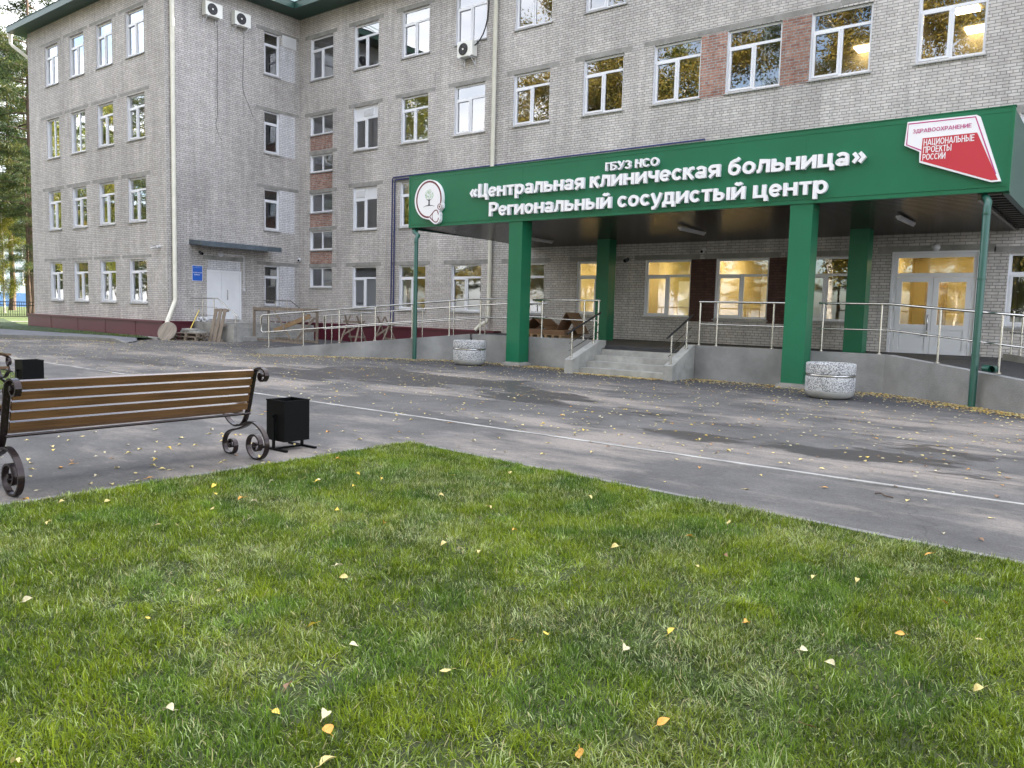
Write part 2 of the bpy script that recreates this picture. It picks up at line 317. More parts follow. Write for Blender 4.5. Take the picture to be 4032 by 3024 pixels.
def asphalt():
    m, n, l, b = nodemat('asphalt'); g = n.new('ShaderNodeNewGeometry'); pos = g.outputs['Position']
    def noise(sc, det, stretch=None, ro=0.6):
        z = n.new('ShaderNodeTexNoise'); z.inputs['Scale'].default_value = sc; z.inputs['Detail'].default_value = det; z.inputs['Roughness'].default_value = ro
        if stretch:
            mp = n.new('ShaderNodeMapping'); mp.inputs['Scale'].default_value = stretch; l.new(pos, mp.inputs['Vector']); l.new(mp.outputs['Vector'], z.inputs['Vector'])
        else: l.new(pos, z.inputs['Vector'])
        return z.outputs['Fac']
    def rng(v, a, b_, c=0.0, d=1.0):
        r = n.new('ShaderNodeMapRange'); r.inputs['From Min'].default_value = a; r.inputs['From Max'].default_value = b_; r.inputs['To Min'].default_value = c; r.inputs['To Max'].default_value = d
        l.new(v, r.inputs['Value']); return r.outputs['Result']
    def mix(f, a, b_):
        x = n.new('ShaderNodeMix'); x.data_type = 'RGBA'; l.new(f, x.inputs['Factor'])
        for k, q in (('A', a), ('B', b_)):
            if isinstance(q, tuple): x.inputs[k].default_value = (*q, 1)
            else: l.new(q, x.inputs[k])
        return x.outputs['Result']
    def math_(op, a, b_):
        x = n.new('ShaderNodeMath'); x.operation = op
        for k, q in ((0, a), (1, b_)):
            if isinstance(q, (int, float)): x.inputs[k].default_value = q
            else: l.new(q, x.inputs[k])
        return x.outputs[0]
    sp = n.new('ShaderNodeSeparateXYZ'); l.new(pos, sp.inputs[0])
    base = mix(rng(noise(1.1, 10, None, 0.68), 0.32, 0.68), (0.060, 0.058, 0.057), (0.132, 0.127, 0.123))
    # pale sandy dust dragged along the road, with ragged edges
    dust = rng(noise(0.50, 11, (0.55, 1.15, 1), 0.68), 0.49, 0.60)
    c = mix(math_('MULTIPLY', dust, 0.92), base, (0.245, 0.216, 0.192))
    # darker wet tongue in the middle of the yard and damp tyre streaks along the road
    def sq(v, c0, r0):
        t = math_('DIVIDE', math_('SUBTRACT', v, c0), r0); return math_('MULTIPLY', t, t)
    blob = rng(math_('ADD', sq(sp.outputs['X'], -11.5, 7.0), sq(sp.outputs['Y'], -11.2, 2.3)), 0, 1, 0.13, 0.0)
    zone = rng(sp.outputs['Y'], -14.9, -14.2)
    damp = rng(math_('ADD', noise(0.45, 11, (0.38, 0.95, 1), 0.66), blob), 0.585, 0.60)
    track = rng(noise(0.9, 5, (0.035, 1.35, 1), 0.6), 0.585, 0.62)
    dampf = math_('MULTIPLY', math_('MAXIMUM', damp, math_('MULTIPLY', track, 0.6)), math_('MULTIPLY', zone, 0.92))
    c = mix(dampf, c, (0.043, 0.040, 0.040))
    # darker asphalt by the bench path, soft blotches
    c = mix(math_('MULTIPLY', rng(noise(0.8, 6, None, 0.6), 0.5, 0.66), rng(sp.outputs['Y'], -15.4, -16.4, 0, 0.45)), c, (0.050, 0.050, 0.054))
    # newer, darker bituminous strip near the porch, ragged edge
    edge = math_('ADD', sp.outputs['Y'], math_('MULTIPLY', noise(0.7, 9, None, 0.65), 3.0))
    newa = math_('MULTIPLY', rng(edge, -7.6, -5.9), rng(sp.outputs['X'], -30, -24, 0.35, 1.0))
    c = mix(math_('MULTIPLY', newa, 0.85), c, (0.044, 0.046, 0.054))
    vo = n.new('ShaderNodeTexVoronoi'); vo.feature = 'DISTANCE_TO_EDGE'; vo.inputs['Scale'].default_value = 0.22
    wv = n.new('ShaderNodeTexNoise'); wv.inputs['Scale'].default_value = 1.6; wv.inputs['Detail'].default_value = 7; l.new(pos, wv.inputs['Vector'])
    va = n.new('ShaderNodeVectorMath'); va.operation = 'ADD'; l.new(pos, va.inputs[0]); l.new(wv.outputs['Color'], va.inputs[1]); l.new(va.outputs[0], vo.inputs['Vector'])
    crack = math_('MULTIPLY', rng(vo.outputs['Distance'], 0.0, 0.0045, 1.0, 0.0), rng(noise(0.35, 3), 0.5, 0.56))
    c = mix(math_('MULTIPLY', crack, 0.35), c, (0.02, 0.02, 0.02))
    spk = rng(noise(26, 5, None, 0.75), 0.34, 0.66, 0.80, 1.18)
    y_ = n.new('ShaderNodeMix'); y_.data_type = 'RGBA'; y_.blend_type = 'MULTIPLY'; y_.inputs['Factor'].default_value = 1; l.new(c, y_.inputs['A']); l.new(spk, y_.inputs['B']); c = y_.outputs['Result']
    grain = rng(noise(85, 3), 0.25, 0.75, 0.66, 1.30)
    x = n.new('ShaderNodeMix'); x.data_type = 'RGBA'; x.blend_type = 'MULTIPLY'; x.inputs['Factor'].default_value = 1; l.new(c, x.inputs['A']); l.new(grain, x.inputs['B'])
    l.new(x.outputs['Result'], b.inputs['Base Color'])
    l.new(rng(dampf, 0, 1, 0.82, 0.42), b.inputs['Roughness']); b.inputs['Specular IOR Level'].default_value = 0.35
    bp = n.new('ShaderNodeBump'); bp.inputs['Strength'].default_value = 0.45; bp.inputs['Distance'].default_value = 0.006
    l.new(noise(110, 3), bp.inputs['Height']); l.new(bp.outputs['Normal'], b.inputs['Normal']); return m
ASPH = asphalt()
def attrmat(name, rough=0.5, trans=0.0, spec=0.4, sub=None):
    m, n, l, b = nodemat(name); a = n.new('ShaderNodeAttribute'); a.attribute_name = 'tint'
    l.new(a.outputs['Color'], b.inputs['Base Color']); b.inputs['Roughness'].default_value = rough; b.inputs['Specular IOR Level'].default_value = spec
    if trans:
        t = n.new('ShaderNodeBsdfTranslucent'); l.new(a.outputs['Color'], t.inputs['Color']); x = n.new('ShaderNodeMixShader'); x.inputs[0].default_value = trans
        o = n['Material Output']; l.new(b.outputs[0], x.inputs[1]); l.new(t.outputs[0], x.inputs[2]); l.new(x.outputs[0], o.inputs['Surface'])
    return m
GRASSM = attrmat('grass_blade', 0.45, 0.30, 0.22)
LEAFM = attrmat('tree_leaf', 0.55, 0.45, 0.3)
LITTERM = attrmat('fallen_leaf', 0.6, 0.15, 0.3)
SODM = mat('sod', (0.042, 0.055, 0.014), 0.95, vary=0.5, vscale=9, bump=0.6, bscale=50)
FARGR = mat('far_grass', (0.075, 0.115, 0.028), 0.95, vary=0.55, vscale=1.2, bump=0.8, bscale=25)
BARKP = mat('pine_bark', (0.11, 0.075, 0.055), 0.95, vary=0.4, vscale=2.5, stretch=(3, 3, 0.6), bump=0.8, bscale=12)
BARKB = mat('birch_bark', (0.62, 0.58, 0.52), 0.8, vary=0.75, vscale=2.0, stretch=(1, 1, 3), bump=0.2, bscale=10)

# ------------------------------------------------------------------ ground, roads, kerbs
def sheet(name, pts, z, m, kind='structure', parent=None):
    b = MB(); b.add([(x, y, (z(x, y) if callable(z) else z)) for x, y in pts], [tuple(range(len(pts)))])
    o = b.build(name, m, parent)
    if kind: o['kind'] = kind
    return o
sheet('ground', [(-900, -900), (900, -900), (900, 900), (-900, 900)], 0.0, ASPH)
def slab(name, poly, z1, m, z0=0.0):
    b = MB(); b.prism(poly, lambda x, y: (x, y, z0), lambda x, y: (x, y, z1)); o = b.build(name, m); o['kind'] = 'structure'; return o
LAWN = [(-6.0, -16.75), (9.0, -17.75), (9.0, -30), (-6.0, -30)]
def lawn_y(x): return -16.75 - (x + 6.0) * 0.0667
slab('lawn', LAWN, 0.022, SODM)
KERB = mat('kerb_concrete', (0.185, 0.183, 0.175), 0.9, vary=0.25, vscale=5, bump=0.3, bscale=40)
WLINE = mat('white_line_stone', (0.38, 0.375, 0.36), 0.9, vary=0.5, vscale=3, stretch=(0.7, 3, 1), dark=(.15, .145, .14))
slab('lawn_kerb', [(-6.065, -16.685), (9.0, -17.69), (9.0, -17.75), (-6.0, -16.75), (-6.0, -30), (-6.065, -30)], 0.030, KERB)
slab('road_line', [(-24, -14.98), (12, -15.16), (12, -15.222), (-24, -15.042)], 0.008, WLINE)
LAWN2 = [(-13.7, -16.7), (-30, -16.2), (-30, -30), (-13.7, -30)]
slab('second_lawn', LAWN2, 0.03, SODM)
slab('second_lawn_kerb', [(-13.6, -16.6), (-13.7, -16.7), (-13.7, -30), (-13.6, -30)], 0.03, KERB)
slab('wood_floor', [(40, -31), (-170, -28), (-170, -140), (40, -140)], 0.02, mat('wood_floor', (0.040, 0.048, 0.018), 0.95, vary=0.5, vscale=1.5, bump=0.6, bscale=10))
# pavement, kerb and verge before the left wing
kl = [(-27.4, -9.40), (-28.4, -9.30), (-29.3, -9.43), (-30.4, -9.95), (-32.2, -11.5), (-36.5, -15.2), (-46, -23)]
b = MB()
for i in range(len(kl) - 1):
    p, q = kl[i], kl[i + 1]
    h0 = 0.03 if i == 0 else 0.13; h1 = 0.13
    d = (Vector((q[0] - p[0], q[1] - p[1])).normalized()); nn = (-d.y * -0.15, d.x * -0.15)
    v = [(p[0], p[1], 0), (q[0], q[1], 0), (q[0] + nn[0], q[1] + nn[1], 0), (p[0] + nn[0], p[1] + nn[1], 0)]
    b.add([*v, (p[0], p[1], h0), (q[0], q[1], h1), (q[0] + nn[0], q[1] + nn[1], h1), (p[0] + nn[0], p[1] + nn[1], h0)], [(4, 5, 6, 7), (0, 1, 5, 4), (2, 3, 7, 6), (3, 0, 4, 7), (1, 2, 6, 5)])
b.build('kerb', KERB)['kind'] = 'structure'
PAVE = mat('pavement_asphalt', (0.13, 0.135, 0.15), 0.85, vary=0.3, vscale=1.2, bump=0.4, bscale=70)
pv = [(p[0] - 0.02, p[1] + 0.13) for p in kl]
b = MB(); bb = [(-28.2, -8.55), (-29.2, -8.05), (-31, -8.1), (-35, -8.65), (-38.9, -9.2), (-48, -10.8), (-62, -13)]
for i in range(len(kl) - 1):
    za = [0.03, 0.10, 0.105, 0.105, 0.105, 0.105, 0.105]
    b.quad((*pv[i], za[i]), (*bb[i], za[i]), (*bb[i + 1], za[i + 1]), (*pv[i + 1], za[i + 1]))
b.build('pavement', PAVE)['kind'] = 'structure'
b = MB(); v0 = [(-29.9, -7.1), (-31, -6.75), (-36, -6.75), (-43, -6.75), (-50, -5.0), (-60, -2)]
vz = [0.05, 0.07, 0.10, 0.15, 0.2, 0.25]; v1 = [(-29.3, -8.0), (-31, -8.05), (-35, -8.6), (-38.9, -9.15), (-48, -10.75), (-62, -12.9)]
for i in range(5):
    b.quad((*v1[i], 0.11), (*v1[i + 1], 0.11), (*v0[i + 1], vz[i + 1]), (*v0[i], vz[i]))
b.build('verge', mat('verge_grass', (0.020, 0.045, 0.012), 0.95, vary=0.5, vscale=3, bump=1.0, bscale=30))['kind'] = 'structure'
# rising grass beyond the wing
b = MB(); nx, ny = 14, 12
gxs = [-44, -47, -50, -53, -57, -62, -68, -76, -86, -98, -115, -140, -180, -260]; gys = [-12, -9, -6, -3, 0, 4, 9, 16, 26, 45, 80, 150]
def backz(x, y): return 0.06 + 0.42 * min(1, max(0, (-44 - x) / 26)) if True else 0
b.add([(x, y + (x + 44) * -0.02, backz(x, y)) for x in gxs for y in gys], [(i * 12 + j, i * 12 + j + 1, (i + 1) * 12 + j + 1, (i + 1) * 12 + j) for i in range(13) for j in range(11)])
b.build('back_lawn', FARGR)['kind'] = 'structure'
b = MB()
for i in range(6):
    y0, y1 = -9 + i * 3, -6 + i * 3
    for (xa, xb) in ((-49.2, -48.3),):
        b.quad((xa, y0, backz(xa, 0) + 0.03), (xb, y0, backz(xb, 0) + 0.03), (xb, y1, backz(xb, 0) + 0.03), (xa, y1, backz(xa, 0) + 0.03))
b.build('back_path', KERB)['kind'] = 'structure'

# ------------------------------------------------------------------ hospital building
FL = 3.3
ZT = [3.188 + FL * i for i in range(4)]; ZB = [1.415 + FL * i for i in range(4)]
XG, YG = -30.208, -6.288
CX = {'A': (-29.44, -27.91), 'B': (-26.55, -25.06), 'C': (-23.70, -22.21), 'D': (-20.84, -19.33), 'E': (-18.01, -16.43), 'F': (-15.06, -13.54),
      'G': (-12.46, -10.88), 'H': (-10.06, -8.45), 'I': (-7.64, -6.06), 'J': (-4.96, -3.42), 'K': (-2.56, -1.0), 'L': (0.3, 1.85), 'N': (3.2, 4.75), 'O': (6.1, 7.65), 'P': (9.0, 10.55)}
GX = [(-40.95, -39.61), (-38.41, -37.0), (-35.83, -34.42), (-33.24, -31.78)]
STAIR = [(8.96, 9.80), (7.35, 8.10), (5.59, 6.43), (3.95, 4.78), (2.30, 3.17)]
DOOR_J = (-5.12, -3.21, 0.62, 3.21)
hosp = thing('hospital_building', 'four storey grey brick hospital building with white windows and green metal eaves', 'building')
F_op = []
for k, (a, c) in CX.items():
    for i in range(4):
        if k == 'A' and i < 3: continue
        if k == 'J' and i == 0: continue
        F_op.append((a, c, ZB[i], ZT[i], k, i))
for z0, z1 in STAIR: F_op.append((*CX['A'], z0, z1, 'A', -1))
F_op.append((*DOOR_J, 'door', 0))
G_op = [(a, c, ZB[i], ZT[i], 'G%d' % j, i) for j, (a, c) in enumerate(GX) for i in range(4)]
E_op = [(-1.84, -1.06, ZB[i], ZT[i], 'E', i) for i in range(4)] + [(-4.59, -3.0, 0.78, 2.83, 'door', 0)]
def facade(b, fn, u0, u1, z0, z1, ops, dep, zcuts=()):
    us = sorted({u0, u1, *[o[0] for o in ops], *[o[1] for o in ops]}); zs = sorted({z0, z1, *[o[2] for o in ops], *[o[3] for o in ops]})
    for i in range(len(us) - 1):
        run = None
        for j in range(len(zs) - 1):
            uc, zc = (us[i] + us[i + 1]) / 2, (zs[j] + zs[j + 1]) / 2
            hole = any(o[0] < uc < o[1] and o[2] < zc < o[3] for o in ops)
            if not hole and run is None: run = zs[j]
            if (hole or j == len(zs) - 2) and run is not None:
                zt = zs[j] if hole else zs[j + 1]
                A, B = us[i], us[i + 1]
                b.quad(fn(A, 0, run), fn(B, 0, run), fn(B, 0, zt), fn(A, 0, zt), [(A, run), (B, run), (B, zt), (A, zt)])
                run = None
    for o in ops:
        A, B, C, D = o[:4]
        b.quad(fn(A, 0, C), fn(A, 0, D), fn(A, dep, D), fn(A, dep, C), [(A, C), (A, D), (A + dep, D), (A + dep, C)])
        b.quad(fn(B, 0, D), fn(B, 0, C), fn(B, dep, C), fn(B, dep, D), [(B, D), (B, C), (B - dep, C), (B - dep, D)])
        b.quad(fn(A, 0, D), fn(B, 0, D), fn(B, dep, D), fn(A, dep, D), [(A, D), (B, D), (B, D + dep), (A, D + dep)])
        b.quad(fn(B, 0, C), fn(A, 0, C), fn(A, dep, C), fn(B, dep, C), [(B, C), (A, C), (A, C - dep), (B, C - dep)])
fF = lambda u, d, z: (u, d, z)
fG = lambda u, d, z: (u, YG + d, z)
fE = lambda u, d, z: (XG - d, u, z)
DEP = 0.13
WTOP = 14.10
b = MB()
facade(b, fF, XG, 13.0, 0.0, WTOP, F_op, DEP)
facade(b, fG, -42.86, XG, 0.0, WTOP, G_op, DEP)
facade(b, fE, YG, 0.0, 0.0, WTOP, E_op, DEP)
for p, q in (((13, 0), (13, 13)), ((13, 13), (-42.86, 13)), ((-42.86, 13), (-42.86, YG))):
    L = math.dist(p, q); b.quad((*p, 0), (*q, 0), (*q, WTOP), (*p, WTOP), [(0, 0), (L, 0), (L, WTOP), (0, WTOP)])
b.build('wall', BRICK, hosp)
# ---- windows
BAR = 0.062
def window_parts(w, h, style):
    """frame mesh and pane mesh in local coords: x right, y inward, z up, origin = lower left corner of the brick opening"""
    f, g = MB(), MB(); y0, y1 = 0.085, 0.15
    zt = h * 0.70
    def fr(x0, x1, z0, z1, t=BAR, ya=y0, yb=y1):
        f.box(x0, x0 + t, ya, yb, z0, z1); f.box(x1 - t, x1, ya, yb, z0, z1); f.box(x0 + t, x1 - t, ya, yb, z0, z0 + t); f.box(x0 + t, x1 - t, ya, yb, z1 - t, z1)
    fr(0.003, w - 0.003, 0.003, h - 0.003)
    # white reveal boards between brick and frame
    f.box(0.0, 0.012, 0.022, y0, 0.0, h); f.box(w - 0.012, w, 0.022, y0, 0.0, h)
    def pane(x0, x1, z0, z1, y=0.118): g.quad((x0, y, z0), (x1, y, z0), (x1, y, z1), (x0, y, z1))
    xm = w * 0.5
    if style in ('T', 'V', 'V2'):
        f.box(BAR, w - BAR, y0 + .003, y1, zt, zt + 0.075); f.box(xm - 0.04, xm + 0.04, y0 + .003, y1, BAR, zt)
        fr(BAR - 0.01, xm - 0.03, BAR - 0.01, zt + 0.01, 0.055, y0 - 0.022, y1 - 0.02)
        pane(BAR, xm - 0.04, BAR, zt); pane(xm + 0.04, w - BAR, BAR, zt)
        if style == 'T': pane(BAR, w - BAR, zt + 0.075, h - BAR)
        elif style == 'V': f.box(BAR, w - BAR, 0.10, 0.125, zt + .075, h - BAR)
        else: f.box(BAR, w - BAR, 0.10, 0.125, zt + .075, h - BAR); f.box(xm - .03, xm + .03, y0 + .004, y1, zt + .075, h - BAR)
    elif style == 'M':
        f.box(xm - 0.04, xm + 0.04, y0 + .003, y1, BAR, h - BAR)
        pane(BAR, xm - 0.04, BAR, h - BAR); pane(xm + 0.04, w - BAR, BAR, h - BAR)
    elif style == 'S':
        f.box(BAR, w - BAR, y0 + .003, y1, zt, zt + 0.075); fr(BAR - 0.01, w - BAR + 0.01, BAR - .01, zt + 0.01, 0.05, y0 - 0.022, y1 - 0.02)
        pane(BAR, w - BAR, BAR, zt); pane(BAR, w - BAR, zt + 0.075, h - BAR)
    return f, g
cache = {}
def put_window(fn, rotz, o, style, curtain=False, sillmat=SILLM):
    w, h = round(o[1] - o[0], 3), round(o[3] - o[2], 3); key = (w, h, style)
    if key not in cache:
        f, g = window_parts(w, h, style)
        s = MB(); s.add([(-0.05, -0.055, -0.035), (w + 0.05, -0.055, -0.035), (w + .05, 0.10, 0.012), (-.05, .10, .012), (-0.05, -0.055, -0.06), (w + 0.05, -0.055, -0.06), (w + .05, -0.003, -0.045), (-.05, -0.003, -0.045)],
                        [(0, 1, 2, 3), (0, 4, 5, 1), (4, 7, 6, 5), (1, 5, 6), (0, 7, 4)])
        c = MB(); n = 26; cw = w * 0.42
        vs = []; fs = []
        for i in range(n + 1):
            x = 0.05 + cw * i / n; y = 0.27 + 0.025 * math.sin(i * 1.9) + 0.012 * math.sin(i * 0.7)
            vs += [(x, y, 0.02), (x, y, h - 0.02)]
        for i in range(n): fs.append((2 * i, 2 * i + 2, 2 * i + 3, 2 * i + 1))
        c.add(vs, fs, True)
        cache[key] = (f.mesh('window', PVC), g.mesh('pane', GLASS), s.mesh('sill', sillmat), c.mesh('curtain', CURT))
    F, Gm, Sm, Cm = cache[key]
    loc = fn(o[0], 0, o[2])
    wd = link('window', F, hosp, loc, rotz)
    link('pane', Gm, wd); link('sill', Sm, wd)
    if curtain: link('curtain', Cm, wd)
    if style in ('V', 'V2'):
        v = MB(); x0, x1 = (w * .36, w * .76) if style == 'V' else (0.10, w * .46)
        z0, z1 = h * 0.70 + 0.12, h - 0.10
        v.box(x0, x1, 0.075, 0.099, z0, z1)
        for k in range(6):
            zz = z0 + 0.03 + (z1 - z0 - 0.06) * (k + .5) / 6
            v.add([(x0 + .03, 0.072, zz - .018), (x1 - .03, .072, zz - .018), (x1 - .03, .052, zz - .01), (x0 + .03, .052, zz - .01), (x0 + .03, .073, zz + .012), (x1 - .03, .073, zz + .012)], [(0, 1, 2, 3), (3, 2, 5, 4)])
        v.build('vent_grille', METW, wd)
    return wd
rnd = random.Random(4)
for o in F_op:
    k, i = o[4], o[5]
    if k == 'door': continue
    st = 'T'
    if k == 'A' and i < 0: st = 'M'
    if k == 'B' and i == 2: st = 'V'
    if k == 'B' and i == 1: st = 'V2'
    put_window(fF, 0, o, st, curtain=False)
for o in G_op:
    j = int(o[4][1]); put_window(fG, 0, o, 'M' if (o[5] == 2 and j < 2) else 'T', curtain=True)
for o in E_op:
    if o[4] == 'E': put_window(fE, math.pi / 2, o, 'S')
# ---- lintels (flush concrete bars, 4 mm proud)
def lintel(fn, u0, u1, z, h=0.15):
    b = MB(); p = [fn(u0, -0.005, z), fn(u1, -0.005, z), fn(u1, -0.005, z + h), fn(u0, -0.005, z + h), fn(u0, 0.03, z), fn(u1, 0.03, z), fn(u1, .03, z + h), fn(u0, .03, z + h)]
    b.add(p, [(0, 1, 2, 3), (4, 5, 1, 0), (3, 2, 6, 7), (5, 6, 2, 1), (4, 0, 3, 7)]); b.build('lintel', LINT, hosp)
for k, (a, c) in CX.items():
    for i in range(4):
        if k in 'AJ' and i == 0: continue
        if k == 'A' and i == 1: continue
        if k in ('L', 'N', 'O', 'P'): continue
        if i == 2 and k in 'GHI': continue
        lintel(fF, a - 0.34 + rnd.uniform(-.08, .05), c + 0.34 + rnd.uniform(-.1, .05), ZT[i] + 0.01)
lintel(fF, -12.82, -6.9, ZT[2] + 0.02); lintel(fF, -6.88, -5.6, ZT[2] + 0.06)
lintel(fF, -5.55, -2.85, 3.22, 0.2)
for a, c in GX:
    for i in range(4): lintel(fG, a - 0.58, c + 0.36, ZT[i] + 0.045, 0.13)
for i in range(4): lintel(fE, -2.23, -0.05, ZT[i] + 0.01, 0.14)
for z0 in (8.10, 6.43, 4.78, 3.17): lintel(fF, -29.5, -27.6, z0 + 0.008, 0.15)
lintel(fE, -4.75, -2.85, 3.24, 0.18)
# ---- brick infill panels
def infill(fn, u0, u1, z0, z1, m, pr=-0.003):
    b = MB(); b.quad(fn(u0, pr, z0), fn(u1, pr, z0), fn(u1, pr, z1), fn(u0, pr, z1), [(u0, z0), (u1, z0), (u1, z1), (u0, z1)])
    return b.build('brick_infill', m, hosp)
for (z0, z1) in ((8.27, 8.91), (6.59, 7.30), (4.95, 5.54), (3.335, 3.90)): infill(fF, -29.44, -27.91, z0, z1, RED)
for (a, c) in ((-10.875, -10.065), (-8.445, -7.645)):
    infill(fF, a, c, 7.95, 9.79, RED)
DKBR = brickmat('painted_brown_brick', (0.125, 0.068, 0.056), (0.085, 0.048, 0.042), (0.06, 0.038, 0.034), stain=0.25, pamt=0.1)
for (a, c) in ((-10.875, -10.065), (-8.445, -7.645)): infill(fF, a, c, 1.30, 3.19, DKBR)
for i in range(4): infill(fE, -1.055, -0.25, ZB[i] - 0.05, ZT[i] - (0.42 if i == 3 else 0), WHITEB, -0.004)
infill(fE, -4.56, -3.03, 2.835, 3.235, WHITEB)
# louvred vent in the upper east infill
b = MB(); b.box(XG, XG + 0.05, -0.93, -0.23, 12.69, 13.15)
for k in range(9): b.box(XG + .05, XG + .075, -0.90, -0.26, 12.73 + k * .046, 12.752 + k * .046)
b.build('vent_grille', METW, hosp)
# ---- eaves and roof
b = MB(); ez = 14.05
out = [(-43.52, YG - 0.66), (-29.25, YG - 0.66), (-29.25, -1.0), (13.6, -1.0), (13.6, 13.6), (-43.52, 13.6)]
inn = [(-42.86, YG), (XG, YG), (XG, 0.0), (13, 0), (13, 13), (-42.86, 13)]
for i in range(6):
    j = (i + 1) % 6
    b.quad((*out[i], ez), (*inn[i], ez), (*inn[j], ez), (*out[j], ez))
    b.quad((*out[i], ez), (*out[j], ez), (*out[j], ez + .27), (*out[i], ez + .27))
b.build('eave_soffit', ROOFM, hosp)
b = MB(); n6 = 6; e1 = [(x + (-.03 if x < 0 and x < -40 else (.03 if x > 0 or x == -29.25 else 0)), y + (-.03 if y < 2 else .03)) for x, y in out]
hi = [(-36.5, -0.5), (-36.4, -0.4), (-22.5, 6.3), (7, 6.3), (7, 6.4), (-36.5, 6.4)]
for i in range(6):
    j = (i + 1) % 6
    b.quad((*e1[i], ez + .275), (*e1[j], ez + .275), (*hi[j], 16.9), (*hi[i], 16.9))
b.add([(*p, 16.9) for p in hi], [(0, 1, 2, 3, 4, 5)])
for k in range(40):
    x = -43.3 + k * 0.36
    if x < -29.4: b.beam((x, YG - 0.69, ez + .285), (x * 0.5 - 18.3, -0.6, 16.91), .02, .04)
for k in range(110):
    x = -29 + k * 0.38
    if x < 13: b.beam((x, -1.03, ez + .285), (x * .66 - 3, 6.2, 16.9), .02, .04)
b.build('roof', mat('roof_sheet', (0.22, 0.30, 0.26), 0.4, metal=0.3, vary=0.1, vscale=1), hosp)
# small stove-pipe hangers on the eave
# ---- plinth cladding
b = MB()
def lbox(x0, x1, y0, y1): b.box(x0, x1, y0, y1, 0, 0.66)
b.box(-42.6, -29.8, -6.7, -6.30, 0, 0.66); b.box(-30.19, -29.8, -6.30, -5.46, 0, 0.66)
b.box(-42.65, -29.75, -6.76, -6.295, 0.66, 0.72); b.box(-30.2, -29.75, -6.295, -5.42, 0.66, 0.72)
b.box(-30.15, -18.4, -0.36, -0.01, 0, 0.66); b.box(-30.15, -18.3, -0.42, -0.005, 0.66, 0.73)
b.box(-30.19, -29.85, -1.6, -0.42, 0, 0.66); b.box(-30.19, -29.8, -1.65, -0.42, 0.66, 0.73)
for x in (-40.0, -37.2, -34.6, -32.0): b.box(x, x + .02, -6.708, -6.7, 0.02, 0.66)
for x in (-27, -24, -21): b.box(x, x + .02, -.368, -.36, 0.02, 0.66)
b.build('plinth_cladding', BORD, hosp)
b = MB(); b.box(-43, -29.6, -7.05, -6.78, 0.0, 0.085); b.build('plinth_strip', CONC, hosp)
# ---- downpipes
def pipe(path, r, m, clips=(), nm='downpipe', par=hosp, clipdir=(0, 1, 0)):
    b = MB(); b.tube(path, r, 12)
    for (p, q) in clips: b.tube([p, q], r * 1.12, 12)
    return b.build(nm, m, par)
cl = [((-18.82, -.11, z), (-18.82, -.11, z + .035)) for z in (12.3, 10.5, 8.9, 7.3, 3.6, 2.2)]
pipe([(-18.82, -.5, 14.0), (-18.82, -.45, 13.8), (-18.82, -.11, 13.3), (-18.82, -.11, 1.25), (-18.84, -.16, 1.05), (-19.0, -.35, .92), (-19.12, -.5, .72)], 0.078, CREAM, cl)
cl = [((XG + .02, -6.0, z), (XG + .02, -6.0, z + .035)) for z in ()]
pipe([(-30.05, -6.05, 14.0), (-30.06, -6.05, 13.2), (-30.06, -6.05, 1.55), (-29.95, -6.2, 1.3), (-29.72, -6.55, .75), (-29.62, -6.8, .12)], 0.085, CREAM, [((-30.06, -6.05, z), (-30.06, -6.05, z + .035)) for z in (12, 10.2, 8.4, 6.6, 4.8, 3, 1.7)])
b = MB(); b.lathe([(0.08, 0), (0.085, .28), (0.16, .40), (0.17, .5), (0.15, .5), (0.07, .3)], (-44.0, -6.6, 13.82), 14)
b.tube([(-44.0, -6.6, 13.95), (-44.0, -6.6, 13.75), (-43.85, -6.58, 13.62), (-43.05, -6.12, 12.95), (-42.96, -5.8, 12.75), (-42.96, -5.75, 12.5), (-42.96, -5.75, 0.3)], 0.075, 10)
b.build('downpipe', CREAM, hosp)
# ---- dark blue service pipes
b = MB()
for dx, zz in ((0, 6.70), (0.15, 6.60)):
    b.tube([(-24.09 + dx, -.06, 0.75), (-24.09 + dx, -.06, zz - .06), (-24.03 + dx, -.06, zz), (-10.6 + dx * 2, -.06, zz + 0.04), (-10.55 + dx * 2, -.06, zz - .25)], 0.026, 8)
b.build('service_pipe', BLUEP, hosp)
# ---- steel service door on the wing
dr = MB(); x = XG
dr.box(x - .02, x + .02, -4.59, -4.50, 0.78, 2.83); dr.box(x - .02, x + .02, -3.09, -3.0, 0.78, 2.83); dr.box(x - .02, x + .02, -4.50, -3.09, 2.74, 2.83)
sd = dr.build('service_door', METW, hosp)
for (a, c) in ((-4.495, -3.925), (-3.915, -3.095)):
    q = MB(); q.box(x - .03, x + .008, a, c, 0.80, 2.735); q.build('door_leaf', METW, sd)
q = MB(); q.tube([(x + .01, -3.68, 1.62), (x + .07, -3.68, 1.64), (x + .07, -3.68, 2.0), (x + .01, -3.68, 2.02)], .016, 8); q.build('handle', STEEL, sd)
b = MB(); b.prism([(XG, 3.80), (XG + .95, 3.74), (XG + .95, 3.90), (XG, 4.0)], lambda a, z: (a, -5.35, z), lambda a, z: (a, -1.68, z))
b.box(XG + .93, XG + .97, -5.38, -1.65, 3.72, 3.915)
for k in range(7): b.box(XG + .972, XG + .985, -5.35 + k * .6, -5.33 + k * .6, 3.72, 3.92)
b.build('door_canopy', mat('zinc_sheet', (0.12, 0.15, 0.18), 0.5, metal=0.4, vary=0.3, vscale=3), hosp)
